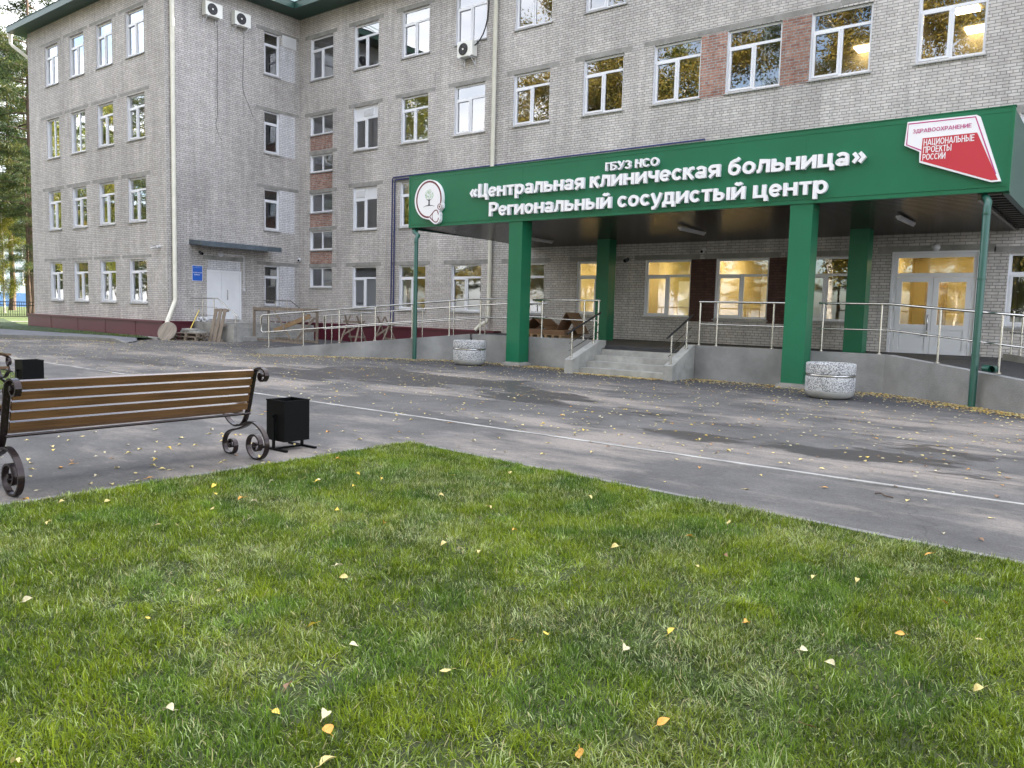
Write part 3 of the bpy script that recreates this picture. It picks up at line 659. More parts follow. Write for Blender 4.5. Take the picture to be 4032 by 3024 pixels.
# ---- entrance double door
fd = MB(); a, c, z0, z1 = DOOR_J
for (x0, x1, zz0, zz1) in ((a, a + .09, z0, z1), (c - .09, c, z0, z1), (a + .09, c - .09, z1 - .1, z1), (a + .09, c - .09, 2.62, 2.72)): fd.box(x0, x1, .03, .11, zz0, zz1)
fd.box(a - .06, a - .002, -.012, .03, z0, z1 + .06); fd.box(c + .002, c + .06, -.012, .03, z0, z1 + .06); fd.box(a - .002, c + .002, -.012, .03, z1 + .002, z1 + .06)
ed = fd.build('entrance_door', PVC, hosp)
g = MB(); g.quad((a + .09, .08, 2.72), (c - .09, .08, 2.72), (c - .09, .08, z1 - .1), (a + .09, .08, z1 - .1)); g.build('pane', GLASS, ed)
xm = (a + c) / 2
for (x0, x1) in ((a + .095, xm - .004), (xm + .004, c - .095)):
    q = MB(); t = .12
    q.box(x0, x0 + t, .02, .10, z0 + .01, 2.612); q.box(x1 - t, x1, .02, .10, z0 + .01, 2.612); q.box(x0 + t, x1 - t, .02, .10, 2.49, 2.612); q.box(x0 + t, x1 - t, .02, .10, 1.28, 1.40); q.box(x0 + t, x1 - t, .02, .10, z0 + .01, z0 + .13)
    q.box(x0 + t, x1 - t, .05, .07, z0 + .13, 1.28); q.box(x0 + t + .02, x1 - t - .02, .035, .05, z0 + .16, 1.25)
    for hz in (0.85, 1.75, 2.3): q.box((x0 - .03) if x0 < xm - .5 and x1 < xm else x1 - .005, (x0 + .005) if x1 < xm else x1 + .03, .0, .03, hz, hz + .1)
    q.build('door_leaf', PVC, ed)
    g = MB(); g.quad((x0 + t, .06, 1.40), (x1 - t, .06, 1.40), (x1 - t, .06, 2.49), (x0 + t, .06, 2.49)); g.build('pane', GLASS, ed)
q = MB(); q.tube([(xm - .07, .02, 1.25), (xm - .07, -.04, 1.28), (xm - .07, -.04, 1.62), (xm - .07, .02, 1.65)], .014, 8); q.box(xm - .09, xm - .05, .005, .02, 1.1, 1.22); q.tube([(xm - .07, .0, 1.13), (xm - .07, -.05, 1.13), (xm - .20, -.05, 1.12)], .011, 8); q.build('handle', STEEL, ed)
# ---- interiors
def rooms(name, x0, x1, y0, y1, zf, h, wall, floor, parts=(), par=hosp):
    b = MB(); b.cm = 0
    b.quad((x0, y1, zf), (x1, y1, zf), (x1, y1, zf + h), (x0, y1, zf + h))
    b.quad((x0, y0, zf + h), (x1, y0, zf + h), (x1, y1, zf + h), (x0, y1, zf + h))
    for p in (x0, x1, *parts):
        b.box(p - .05, p + .05, y0, y1 - .002, zf + .002, zf + h - .002)
    b.cm = 1; b.quad((x0, y0, zf), (x1, y0, zf), (x1, y1, zf), (x0, y1, zf))
    return b.build(name, [wall, floor], par)
LITR = {0: (-15.9, -2.9), 2: (-8.9, -2.6)}
for i in range(4):
    zf = 0.65 + FL * i
    dark = [(-29.9, 12.6)]
    if i in LITR:
        l0, l1 = LITR[i]; dark = [(-29.9, l0 - .06), (l1 + .06, 12.6)]
        pr = [-13.1, -10.45, -8.05, -5.6] if i == 0 else [-5.5]
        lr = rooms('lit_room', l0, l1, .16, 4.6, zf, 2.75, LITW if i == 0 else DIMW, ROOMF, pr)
        xs = [l0, *pr, l1]
        for lx, ly in ([(-4.3, 2.45), (-4.3, 4.28), (-7.35, 4.28)] if i == 2 else []):
            q = MB(); q.box(lx - .29, lx + .29, ly - .27, ly + .27, zf + 2.69, zf + 2.74); q.build('ceiling_lamp', LAMP, lr)
        for k in range(len(xs) - 1 if i == 0 else 0):
            if k == 3: continue
            for yy in (1.0, 2.6):
                for xx in ((.3, .7) if i == 0 else (.28, .72)):
                    xc = xs[k] + (xs[k + 1] - xs[k]) * xx; q = MB(); q.box(xc - .30, xc + .30, yy - .15, yy + .15, zf + 2.69, zf + 2.74); q.build('ceiling_lamp', LAMP, lr)
    for (x0, x1) in dark:
        parts = [x0 + 2.88 * k for k in range(1, int((x1 - x0) / 2.88))]
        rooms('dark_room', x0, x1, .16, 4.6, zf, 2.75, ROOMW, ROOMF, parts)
    rooms('dark_room', -42.7, -30.35, YG + .16, YG + 4.5, zf, 2.75, ROOMW, ROOMF, [-38.9, -36.4, -33.8])

# ------------------------------------------------------------------ entrance canopy
FX0, FX1, FY = -17.09, -1.975, -5.95
can = thing('entrance_canopy', 'green metal entrance canopy with sign fascia on four green columns', 'canopy')
b = MB(); b.box(FX0, FX1, FY, FY + .12, 3.82, 5.30)
b.box(FX0 + .03, FX1 - .03, FY - .006, FY, 5.205, 5.21); b.box(FX0 + .03, FX1 - .03, FY - .012, FY, 3.905, 3.915)
b.box(FX0 - .01, FX1 + .01, FY - .015, FY + .14, 5.30, 5.315); b.box(FX0 - .004, FX0 + .05, FY - .008, FY, 3.83, 5.29); b.box(FX1 - .05, FX1 + .004, FY - .008, FY, 3.83, 5.29)
for x in (-12.9, -9.0, -5.6): b.box(x, x + .006, FY - .003, FY, 3.93, 5.2)
b.build('fascia', GREEN, can)
for xx in (FX0, FX1 - .1):
    b = MB(); b.box(xx, xx + .1, FY + .12, -.01, 3.78, 5.25); b.build('side_panel', GREEND, can)
b = MB(); b.quad((FX0 + .1, FY + .12, 5.0), (FX1 - .1, FY + .12, 5.0), (FX1 - .1, -.01, 5.25), (FX0 + .1, -.01, 5.25)); b.build('roof', ROOFM, can)
b = MB(); nS = 34
for k in range(nS):
    y0 = FY + .13 + (5.82 - .02) * k / nS; y1 = y0 + (5.80 / nS) - 0.045; zz = 3.83 - .12 * k / nS
    b.box(FX0 + .12, FX1 - .5, y0, y1, zz, zz + .02)
b.cm = 1; b.box(FX0 + .1, FX1 - .1, FY + .125, -.02, 3.87, 3.89); b.cm = 0
for k in range(nS // 2):
    y0 = FY + .13 + 5.8 * k / (nS / 2); b.box(FX1 - .42, FX1 - .12, y0, y0 + .06, 3.79 - .1 * k / 28, 3.82 - .1 * k / 28)
b.box(FX1 - .5, FX1 - .44, FY + .13, -.02, 3.70, 3.83)
b.build('soffit', [SLATC, RUBBER], can)
for (x0, x1) in ((-13.33, -12.89), (-5.86, -5.40)):
    for (y0, zb) in ((-5.92, .10), (-1.52, .60)):
        b = MB(); b.box(x0, x1, y0, y0 + .42, zb, 3.82 if y0 < -5 else 3.80)
        if y0 < -5: b.box(x0 - .004, x1 + .004, y0 - .004, y0 + .424, 3.70, 3.80)
        cb = b.build('column', GREEN, can)
        if y0 < -5:
            f = MB(); f.box(x0 - .09, x1 + .07, y0 - .07, y0 + .45, -.02, .07); f.box(x0 - .02, x1 + .02, y0 - .02, y0 + .44, .07, .10); f.build('footing', CONC, cb)
for (xx, yy, zb) in ((-16.22, -6.50, .0), (-2.15, -6.97, .0)):
    k_ = (yy + 22.66) / 16.8
    b = MB(); b.tube([(xx / k_ - .06, -5.80, 3.86), (xx / k_ - .06, -5.80, 3.76), (xx / k_, -5.95, 3.70), (xx, yy + .08, 3.52), (xx, yy, 3.42), (xx, yy, zb)], .060, 12)
    for z in (3.3, 2.2, .9): b.tube([(xx, yy, z), (xx, yy, z + .03)], .068, 12)
    b.build('downpipe', GREEND, can)
for xx, yy in ((-9.48, -2.95), (-4.25, -3.05), (-14.95, -2.4)):
    b = MB(); b.box(xx - .05, xx + .05, yy - .75, yy + .75, 3.70, 3.745); b.tube([(xx, yy - .72, 3.69), (xx, yy + .72, 3.69)], .035, 10); b.build('tube_light', TUBEL, can)

# ---- letters: a bold grotesque stroke alphabet, cap height 1
def AR(cx, cy, rx, ry, a0, a1, n=14): return [(cx + rx * math.cos(R(a0 + (a1 - a0) * i / n)), cy + ry * math.sin(R(a0 + (a1 - a0) * i / n))) for i in range(n + 1)]
XH = .73; TK = .168
def VV(x, y0=0, y1=XH): return [(x, y0), (x, y1)]
def HH(y, x0, x1): return [(x0, y), (x1, y)]
def bowl(x0, xm, yc, rx, ry): return [(x0, yc + ry)] + AR(xm, yc, rx, ry, 90, -90) + [(x0, yc - ry)]
T2 = TK / 2
GL = {
 'н': (.66, [VV(.1), VV(.56), HH(.375, .1, .56)]), 'е': (.62, [AR(.31, .365, .215, .272, -42, -360, 22)[::-1], HH(.355, .12, .5)]),
 'т': (.58, [HH(XH - T2, .02, .56), VV(.29, 0, XH - .1)]), 'р': (.66, [VV(.1, -.26, XH), AR(.345, .365, .21, .272, 0, 360, 24)]),
 'а': (.63, [[(.51, 0), (.50, .12), (.50, .5)] , AR(.305, .49, .195, .148, 5, 160, 10), AR(.285, .20, .185, .12, 0, 360, 20), HH(.315, .28, .5)]),
 'л': (.65, [[(.02, T2), (.11, .10), (.17, .22), (.19, .45), (.195, XH - T2), (.55, XH - T2)], VV(.55)]), 'ь': (.62, [VV(.1), bowl(.1, .36, .255, .155, .165)]),
 'я': (.63, [VV(.53), [(.53, .64), (.27, .64)] + AR(.27, .475, .165, .165, 90, 270)[1:] + [(.53, .31)], [(.36, .32), (.27, .2), (.09, 0)]]),
 'к': (.6, [VV(.1), [(.12, .36), (.26, .40), (.40, .62), (.55, .66)], [(.26, .40), (.54, 0)]]), 'и': (.68, [VV(.1), VV(.58), [(.1, .08), (.58, .65)]]),
 'й': (.68, [VV(.1), VV(.58), [(.1, .08), (.58, .65)], AR(.34, .98, .15, .11, 195, 345, 8)]), 'ч': (.62, [VV(.52), [(.1, XH), (.1, .50), (.14, .40), (.24, .345), (.52, .345)]]),
 'с': (.58, [AR(.31, .365, .215, .272, 40, 320, 20)]), 'о': (.66, [AR(.33, .365, .23, .272, 0, 360, 26)]), 'б': (.67, [AR(.335, .335, .225, .245, 0, 360, 26), [(.11, .36), (.125, .56), (.19, .74), (.32, .83), (.47, .87), (.56, .97)]]),
 'ц': (.70, [VV(.1), VV(.52), HH(T2, .1, .66), VV(.62, -.19, .1)]), 'г': (.46, [VV(.1), HH(XH - T2, .1, .46)]), 'ы': (.86, [VV(.1), bowl(.1, .32, .255, .15, .165), VV(.76)]),
 'у': (.6, [[(.05, XH), (.31, .05)], [(.56, XH), (.34, .08), (.27, -.09), (.19, -.17), (.06, -.175)]]),
 'д': (.70, [[(.13, .1), (.20, .28), (.215, XH - T2), (.53, XH - T2)], VV(.53, .1, XH), HH(T2, .02, .68), VV(.10, -.17, .1), VV(.61, -.17, .1)]),
 'п': (.66, [VV(.1), VV(.56), HH(XH - T2, .1, .56)]), 'в': (.62, [VV(.1), bowl(.1, .33, .54, .13, .105), bowl(.1, .36, .235, .155, .145)]),
 '«': (.62, [[(.27, .62), (.10, .365), (.27, .11)], [(.52, .62), (.35, .365), (.52, .11)]]), '»': (.62, [[(.10, .62), (.27, .365), (.10, .11)], [(.35, .62), (.52, .365), (.35, .11)]]),
 'Б': (.72, [VV(.1, 0, 1), HH(1 - T2, .1, .62), bowl(.1, .38, .33, .22, .235)]), 'У': (.72, [[(.06, 1), (.38, .34)], [(.67, 1), (.41, .36), (.32, .16), (.22, .09), (.07, .09)]]),
 'З': (.66, [AR(.29, .715, .21, .195, 150, -80, 14), AR(.29, .30, .25, .21, 85, -155, 16)]), 'Р': (.68, [VV(.1, 0, 1), bowl(.1, .37, .67, .2, .235)]), 'А': (.76, [[(.06, 0), (.37, .97)], [(.70, 0), (.39, .97)], HH(.28, .2, .56)]),
 'В': (.70, [VV(.1, 0, 1), bowl(.1, .36, .735, .18, .175), bowl(.1, .39, .325, .21, .235)]), 'Х': (.72, [[(.07, 0), (.65, 1)], [(.65, 0), (.07, 1)]]), 'Е': (.64, [VV(.1, 0, 1), HH(1 - T2, .1, .6), HH(.52, .1, .56), HH(T2, .1, .61)]),
 'О': (.82, [AR(.41, .5, .31, .41, 0, 360, 28)]), 'С': (.76, [AR(.41, .5, .31, .41, 42, 318, 22)])}
for k_ in 'нтльикйцгыдчп':
    if k_.upper() not in GL:
        w_, st_ = GL[k_]; GL[k_.upper()] = (w_ * 1.06, [[(x * 1.06, y / XH if y > 0 else y) for x, y in P] for P in st_])
def letters(s, x0, x1, zb, cap, place, depth, m, name, parent, bold=1.0):
    """words of s between x0 and x1 on baseline zb; place(u, d, z) puts them on the wall"""
    SP = .33; tot = sum(SP if ch == ' ' else GL[ch][0] + .045 for ch in s); k = (x1 - x0) / tot; x = x0; outl = []; n_ = 0
    for w in s.split(' '):
        b = MB()
        for ch in w:
            gw, st = GL[ch]
            for P in st:
                n_ += 1; dd = depth + .00025 * (n_ % 7); P3 = [Vector((x + p[0] * k, zb + p[1] * cap, 0)) for p in P]; t = TK * bold * (k + cap) / 2 / 2; A, B = [], []
                if len(P) == 2 and abs(P[0][0] - P[1][0]) < 1e-6: t = TK * bold * k * 1.08 / 2
                elif len(P) == 2 and abs(P[0][1] - P[1][1]) < 1e-6: t = TK * bold * cap * .95 / 2
                closed = (P3[0] - P3[-1]).length < 1e-5
                for i, p in enumerate(P3):
                    q0 = P3[i - 1] if i > 0 else (P3[-2] if closed else p); q1 = P3[i + 1] if i < len(P3) - 1 else (P3[1] if closed else p)
                    d = (q1 - q0).normalized(); nn = Vector((-d.y, d.x, 0)); c_ = 1.0
                    if 0 < i < len(P3) - 1: d1 = (p - P3[i - 1]).normalized(); c_ = 1 / max(.6, abs(d.dot(d1)))
                    A.append(p + nn * t * c_); B.append(p - nn * t * c_)
                m_ = len(P3); vs = [place(q.x, dd, q.y) for q in A] + [place(q.x, dd, q.y) for q in B]
                fs = [(i, m_ + i, m_ + i + 1, i + 1) for i in range(m_ - 1)]
                if depth > .01:
                    vs += [place(q.x, 0, q.y) for q in A] + [place(q.x, 0, q.y) for q in B]
                    fs += [(i, i + 1, 2 * m_ + i + 1, 2 * m_ + i) for i in range(m_ - 1)] + [(m_ + i + 1, m_ + i, 3 * m_ + i, 3 * m_ + i + 1) for i in range(m_ - 1)]
                    if not closed: fs += [(0, 2 * m_, 3 * m_, m_), (m_ - 1, 2 * m_ - 1, 4 * m_ - 1, 3 * m_ - 1)]
                b.add(vs, fs)
            x += (gw + .045) * k
        outl.append(b.build(name, m, parent)); x += SP * k
    return outl
onF = lambda u, d, z: (u, FY - .003 - d, z)
t = thing('sign_lettering', 'small white raised letters of the top line centred above the sign', 'lettering', (0, 0, 0), 0, 'white raised lettering on the green fascia')
letters('ГБУЗ НСО', -10.34, -8.90, 4.875, .195, onF, .09, WHITEL, 'word', t)
t = thing('sign_lettering', 'white raised letters of the long middle line in guillemets', 'lettering', (0, 0, 0), 0, 'white raised lettering on the green fascia')
letters('«Центральная клиническая больница»', -14.66, -4.38, 4.505, .365, onF, .085, WHITEL, 'word', t)
t = thing('sign_lettering', 'white raised letters of the bottom line of the canopy sign', 'lettering', (0, 0, 0), 0, 'white raised lettering on the green fascia')
letters('Региональный сосудистый центр', -13.96, -5.07, 3.985, .37, onF, .085, WHITEL, 'word', t)
# ---- round emblem sign
em = thing('emblem_sign', 'white oval emblem sign with green tree inside a maroon stethoscope ring', 'sign')
def offset_poly(cx, cz, rx, rz, a0, a1, n): return [(cx + rx * math.cos(R(a0 + (a1 - a0) * i / n)), cz + rz * math.sin(R(a0 + (a1 - a0) * i / n))) for i in range(n + 1)]
plate = offset_poly(-16.205, 4.575, .545, .555, -12, 250, 60) + [(-16.30, 4.03), (-16.15, 4.0), (-16.05, 3.93), (-15.95, 3.87), (-15.85, 3.87), (-15.77, 3.92), (-15.735, 4.0), (-15.75, 4.09), (-15.735, 4.14), (-15.77, 4.22), (-15.72, 4.26), (-15.655, 4.32), (-15.65, 4.40)]
b = MB(); b.prism(plate, lambda x, z: (x, FY - .003, z), lambda x, z: (x, FY - .11, z)); b.build('plate', WHITEL, em)
def stroke(b, P, w, y=FY - .113):
    """flat strip of width w along P (list of x,z)"""
    P = [Vector((p[0], 0, p[1])) for p in P]; vs = []; n = len(P)
    for i, p in enumerate(P):
        d = (P[min(i + 1, n - 1)] - P[max(i - 1, 0)]).normalized(); s = Vector((-d.z, 0, d.x)) * (w[i] if isinstance(w, list) else w) / 2
        vs += [(p.x - s.x, y, p.z - s.z), (p.x + s.x, y, p.z + s.z)]
    b.add(vs, [(2 * i, 2 * i + 1, 2 * i + 3, 2 * i + 2) for i in range(n - 1)])
b = MB(); ring = offset_poly(-16.182, 4.573, .478, .50, -16, 270, 70); stroke(b, ring + [(-16.16, 4.08)], .05)
stroke(b, offset_poly(-15.757, 4.346, .073, .075, 0, 360, 24), .022); b.add([(p[0], FY - .113, p[1]) for p in offset_poly(-15.757, 4.346, .027, .03, 0, 359, 14)], [tuple(range(15))])
stroke(b, [(-16.14, 4.08), (-16.007, 4.194), (-15.95, 4.24), (-15.904, 4.255), (-15.85, 4.25), (-15.82, 4.21), (-15.79, 4.13)], .03)
stroke(b, [(-15.79, 4.04), (-15.80, 3.985), (-15.83, 3.94), (-15.875, 3.92), (-15.94, 3.93), (-16.017, 3.98), (-16.094, 4.04), (-16.14, 4.08)], .03)
stroke(b, [(-16.007, 4.194), (-16.03, 4.14), (-16.035, 4.088), (-16.025, 4.02), (-16.002, 3.968)], .02)
b.build('ring', MARO, em)
b = MB(); stroke(b, [(-16.168, 4.40), (-16.166, 4.46), (-16.166, 4.53)], [.075, .05, .05], FY - .1135)
for P_ in ([(-16.166, 4.52), (-16.21, 4.56), (-16.274, 4.575)], [(-16.166, 4.52), (-16.13, 4.56), (-16.076, 4.57)], [(-16.166, 4.52), (-16.165, 4.60)]): stroke(b, P_, [.035, .02, .008][:len(P_)], FY - .114)
stroke(b, [(-16.406, 4.362), (-16.30, 4.395), (-16.168, 4.405), (-16.04, 4.395), (-15.936, 4.367)], [.004, .015, .028, .015, .004], FY - .1145)
b.build('tree_trunk', TRUNKB, em)
b = MB(); rr = random.Random(3)
for k in range(75):
    a = rr.uniform(0, 6.28); q = math.sqrt(rr.random()); x = -16.17 + .175 * q * math.cos(a); z = 4.705 + .14 * q * math.sin(a); an = math.atan2(z - 4.55, x + 16.17) + rr.uniform(-.3, .3)
    L, w_ = .020, .008; d = (math.cos(an), math.sin(an))
    yy = FY - .1135 - k * 1e-5
    b.add([(x - d[0] * L, yy, z - d[1] * L), (x + d[1] * w_, yy, z - d[0] * w_), (x + d[0] * L, yy, z + d[1] * L), (x - d[1] * w_, yy, z + d[0] * w_)], [(0, 1, 2, 3)])
b.build('tree_leaves', LEAFG, em)
# ---- national projects sign
nps = thing('programme_sign', 'white and red angular programme sign on the right of the green fascia', 'sign')
op = [(-3.70, 5.21), (-2.56, 5.20), (-2.50, 5.16), (-2.10, 3.99), (-2.25, 3.985), (-3.45, 4.44), (-3.46, 4.64), (-3.73, 4.78)]
b = MB(); b.prism(op[::-1], lambda x, z: (x, FY - .003, z), lambda x, z: (x, FY - .075, z)); b.build('plate', WHITEL, nps)
b = MB(); rp_ = [(-3.42, 4.88), (-2.53, 4.885), (-2.15, 4.02), (-2.25, 4.015), (-3.43, 4.47)]; b.add([(x, FY - .0785, z) for x, z in rp_], [(0, 4, 3, 2, 1)]); b.build('red_field', REDP, nps)
b = MB(); stroke(b, [(-3.43, 4.66), (-3.69, 4.79), (-3.68, 5.17), (-2.575, 5.165), (-2.19, 4.12)], .022, FY - .0783); b.build('border_line', MAGP, nps)
onN = lambda u, d, z: (u, FY - .0815 - d, z)
letters('ЗДРАВООХРАНЕНИЕ', -3.60, -2.62, 4.985, .075, onN, 0, MAGP, 'text_line', nps, .8)
letters('НАЦИОНАЛЬНЫЕ', -3.40, -2.56, 4.74, .12, onN, 0, WHITEL, 'text_line', nps, .8)
letters('ПРОЕКТЫ', -3.40, -2.92, 4.605, .12, onN, 0, WHITEL, 'text_line', nps, .8)
letters('РОССИИ', -3.40, -3.01, 4.47, .12, onN, 0, WHITEL, 'text_line', nps, .8)
# ---- blue sign by the service door
bs = thing('blue_sign', 'blue rectangular department sign with white text beside the service door', 'sign')
b = MB(); b.box(XG + .002, XG + .02, -5.25, -4.79, 2.34, 2.97); b.build('plate', WHITEL, bs)
b = MB(); b.quad((XG + .0225, -5.235, 2.355), (XG + .0225, -4.805, 2.355), (XG + .0225, -4.805, 2.955), (XG + .0225, -5.235, 2.955)); b.build('blue_field', SIGNB, bs)
onE = lambda u, d, z: (XG + .0245 + d, u, z)
PALET = mat('sign_pale_text', (0.45, 0.6, 0.85), 0.5)
letters('ГБУЗ НСО', -5.10, -4.94, 2.905, .022, onE, 0, PALET, 'text_line', bs, .8)
letters('Центральная клиническая', -5.19, -4.85, 2.872, .02, onE, 0, PALET, 'text_line', bs, .8)
letters('ТЕРАПЕВТИЧЕСКИЙ', -5.22, -4.82, 2.66, .045, onE, 0, WHITEL, 'text_line', bs, .8)
letters('КОРПУС', -5.15, -4.89, 2.57, .05, onE, 0, WHITEL, 'text_line', bs, .8)
GRASS_D = 17000

# ------------------------------------------------------------------ porch with stairs and flared driveways
porch = thing('entrance_porch', 'raised concrete entrance porch with front steps and two flared asphalt driveways', 'porch')
OL0, OL1 = (-15.0, -5.5), (-20.33, -8.95)      # left driveway, outer wall line
IL0, IL1 = (-18.5, -0.95), (-23.4, -4.05)      # left driveway, inner rail line
DR = (0.793, -0.610)
OR0 = (-3.85, -5.5); OR1 = (OR0[0] + DR[0] * 9, OR0[1] + DR[1] * 9)
IR0 = (-2.35, -1.55); IR1 = (IR0[0] + DR[0] * 9, IR0[1] + DR[1] * 9)
b = MB()
b.add([(-10.6, -5.3, .60), (-8.3, -5.3, .60), (-8.1, -5.3, .645), (-3.85, -5.3, .65), (IR0[0], IR0[1], .65), (IR0[0], 0, .65), (-18.5, 0, .65), (-18.5, -.95, .63), (-15.0, -5.3, .65), (-10.8, -5.3, .65)], [tuple(range(10))])
b.quad((-10.6, -5.46, .585), (-8.3, -5.46, .585), (-8.3, -5.3, .60), (-10.6, -5.3, .60))
b.build('platform', TARTOP, porch)
b = MB(); b.quad((*OL1, .005), (-15.0, -5.3, .648), (-18.5, -.95, .628), (*IL1, .005))
b.quad((*IL1, .006), (-18.5, -.95, .628), (-18.5, -.95, 0), (*IL1, 0)); b.quad((-18.5, -.95, .628), (-18.5, 0, .65), (-18.5, 0, 0), (-18.5, -.95, 0)); b.build('driveway', TARTOP, porch)
b = MB(); b.quad((-3.85, -5.3, .648), (*OR1, .03), (*IR1, .03), (*IR0, .648)); b.quad((*IR0, .648), (*IR1, .03), (IR1[0], -.2, .03), (IR0[0], 0, .648)); b.build('driveway', TARTOP, porch)
def wallseg(b, p, q, zp, zq, th=.2, z0=-.02):
    d = Vector((q[0] - p[0], q[1] - p[1], 0)).normalized(); n = Vector((-d.y, d.x, 0)) * th
    a0, a1 = Vector((*p, z0)), Vector((*q, z0)); 
    v = [a0, a1, a1 + n, a0 + n, Vector((*p, zp)), Vector((*q, zq)), Vector((*q, zq)) + n, Vector((*p, zp)) + n]
    b.add(v, [(0, 3, 2, 1), (4, 5, 6, 7), (0, 1, 5, 4), (1, 2, 6, 5), (2, 3, 7, 6), (3, 0, 4, 7)])
b = MB(); wallseg(b, OL1, OL0, .14, .775, .2); b.build('driveway_wall', PLAST, porch)
b = MB(); wallseg(b, (-14.95, -5.455), (-10.85, -5.455), .78, .78); b.build('front_wall', PLAST, porch)
b = MB(); wallseg(b, (-8.06, -5.455), (-3.93, -5.455), .78, .785); b.build('front_wall', PLAST, porch)
b = MB(); wallseg(b, (-3.945, -5.449), OR1, .786, .12); b.build('driveway_wall', PLAST, porch)
b = MB(); wallseg(b, IR0, (IR1[0], IR1[1]), .80, .15, .18); b.build('driveway_kerb', CONC, porch)
for k in range(4):
    y0 = -6.48 + .335 * k; b = MB(); b.box(-10.60, -8.30, y0, y0 + (.36 if k < 3 else .3), -.01 if k == 0 else .142 * k - .02, .142 * (k + 1))
    b.build('step', STEPC, porch)
for (x0, x1, yf) in ((-10.83, -10.605, -6.78), (-8.295, -8.07, -6.55)):
    b = MB(); b.prism([(yf, -.01), (-5.26, -.01), (-5.26, .785), (-5.5, .785), (yf + .06, .35), (yf, .33)], lambda y, z: (x0, y, z), lambda y, z: (x1, y, z)); b.build('cheek_wall', STEPC, porch)

# ------------------------------------------------------------------ railings
def railing(name, label, posts, rails, group=None, rpost=.021, rrail=.024, mid=.017, capm=STEEL):
    """posts: (x,y,z0,z1); rails: list of (points, radius, part name, material)"""
    p0 = posts[0]; t = thing(name, label, 'railing', (0, 0, 0), 0, group)
    for (x, y, z0, z1) in posts:
        b = MB(); b.tube([(x, y, z0), (x, y, z1)], rpost, 10); b.tube([(x, y, z0), (x, y, z0 + .02)], rpost * 2.3, 12); b.build('post', STEEL, t)
    for (P, r, nm, m) in rails:
        b = MB(); b.tube(P, r, 10); b.build(nm, m, t)
    return t
GR = 'stainless steel railings of the porch'
yr = -5.36
railing('steel_railing', 'stainless steel railing with posts on the porch edge between the steps and the right column',
        [(-8.02, yr, .78, 1.775), (-7.59, yr, .78, 1.775), (-6.29, yr, .78, 1.775)],
        [([(-8.05, yr, 1.79), (-5.86, yr, 1.79)], .025, 'handrail', STEEL), ([(-8.02, yr, 1.275), (-5.86, yr, 1.275)], .018, 'mid_rail', STEEL)], GR)
rp2 = [(-5.23, yr, .785, 1.785), (-4.08, yr, .785, 1.785), (-2.86, -6.22, .70, 1.70), (-1.78, -7.05, .62, 1.615), (-.6, -7.96, .53, 1.52), (.6, -8.88, .44, 1.43), (1.9, -9.88, .34, 1.33)]
railing('steel_railing', 'stainless steel railing from the right column down along the right driveway wall', rp2,
        [([(-5.33, yr, 1.80), (-3.9, yr, 1.80), (-2.86, -6.22, 1.715), (1.9, -9.88, 1.345)], .025, 'handrail', STEEL), ([(-5.33, yr, 1.265), (-3.9, yr, 1.275), (-2.86, -6.22, 1.20), (1.9, -9.88, .83)], .018, 'mid_rail', STEEL)], GR)
railing('steel_railing', 'short stainless steel railing between the left column and the steps', [(-12.57, yr, .78, 1.765), (-11.23, yr, .78, 1.765), (-10.80, yr, .785, 1.775)],
        [([(-12.89, yr, 1.775), (-10.76, yr, 1.785)], .025, 'handrail', STEEL), ([(-12.89, yr, 1.295), (-10.80, yr, 1.265)], .018, 'mid_rail', STEEL)], GR)
op_ = [(-20.04, -8.70, .17, 1.15), (-19.16, -8.13, .27, 1.255), (-18.26, -7.55, .38, 1.365), (-17.36, -6.97, .49, 1.47), (-16.45, -6.38, .60, 1.58), (-15.53, -5.80, .71, 1.70), (-14.73, -5.37, .775, 1.765)]
railing('steel_railing', 'long stainless steel railing on the outer wall of the left driveway', op_,
        [([(-20.2, -8.80, .64), (-20.24, -8.83, .70), (-20.24, -8.83, 1.10), (-20.18, -8.80, 1.145), (-14.95, -5.42, 1.775), (-13.3, -5.37, 1.785)], .025, 'handrail', STEEL), ([(-20.2, -8.80, .64), (-17.36, -6.97, .98), (-14.95, -5.42, 1.26), (-13.3, -5.37, 1.275)], .020, 'mid_rail', STEEL)], GR)
ip_ = [(-23.32, -4.0, .03, 1.11), (-23.12, -3.87, .05, 1.14), (-22.18, -3.27, .16, 1.27), (-21.24, -2.67, .27, 1.38), (-20.29, -2.06, .40, 1.46), (-19.33, -1.45, .52, 1.55), (-18.36, -.84, .63, 1.64), (-17.0, -.2, .65, 1.75)]
railing('steel_railing', 'stainless steel railing on the inner side of the left driveway ending at the brick wall', ip_,
        [([(-23.36, -4.03, .63), (-23.37, -4.03, 1.08), (-23.33, -4.01, 1.12), (-18.45, -.88, 1.65), (-17.0, -.2, 1.76), (-16.15, -.12, 1.76)], .025, 'handrail', STEEL), ([(-23.36, -4.03, .63), (-18.44, -.88, 1.19), (-17.0, -.2, 1.28), (-16.2, -.12, 1.28)], .020, 'mid_rail', STEEL)], GR)
fk = []
for s in (0.1, .35, 1.6, 2.9, 4.2, 5.5): fk.append((IR0[0] + DR[0] * s + .07, IR0[1] + DR[1] * s + .09, .80 - .0722 * s, 1.79 - .0722 * s))
railing('steel_railing', 'stainless steel railing on the far kerb of the right driveway', fk,
        [([(fk[0][0] - .05, fk[0][1] + .04, fk[0][3] + .01), (fk[-1][0], fk[-1][1], fk[-1][3] + .01)], .025, 'handrail', STEEL), ([(fk[0][0] - .05, fk[0][1] + .04, fk[0][3] - .5), (fk[-1][0], fk[-1][1], fk[-1][3] - .5)], .018, 'mid_rail', STEEL)], GR)
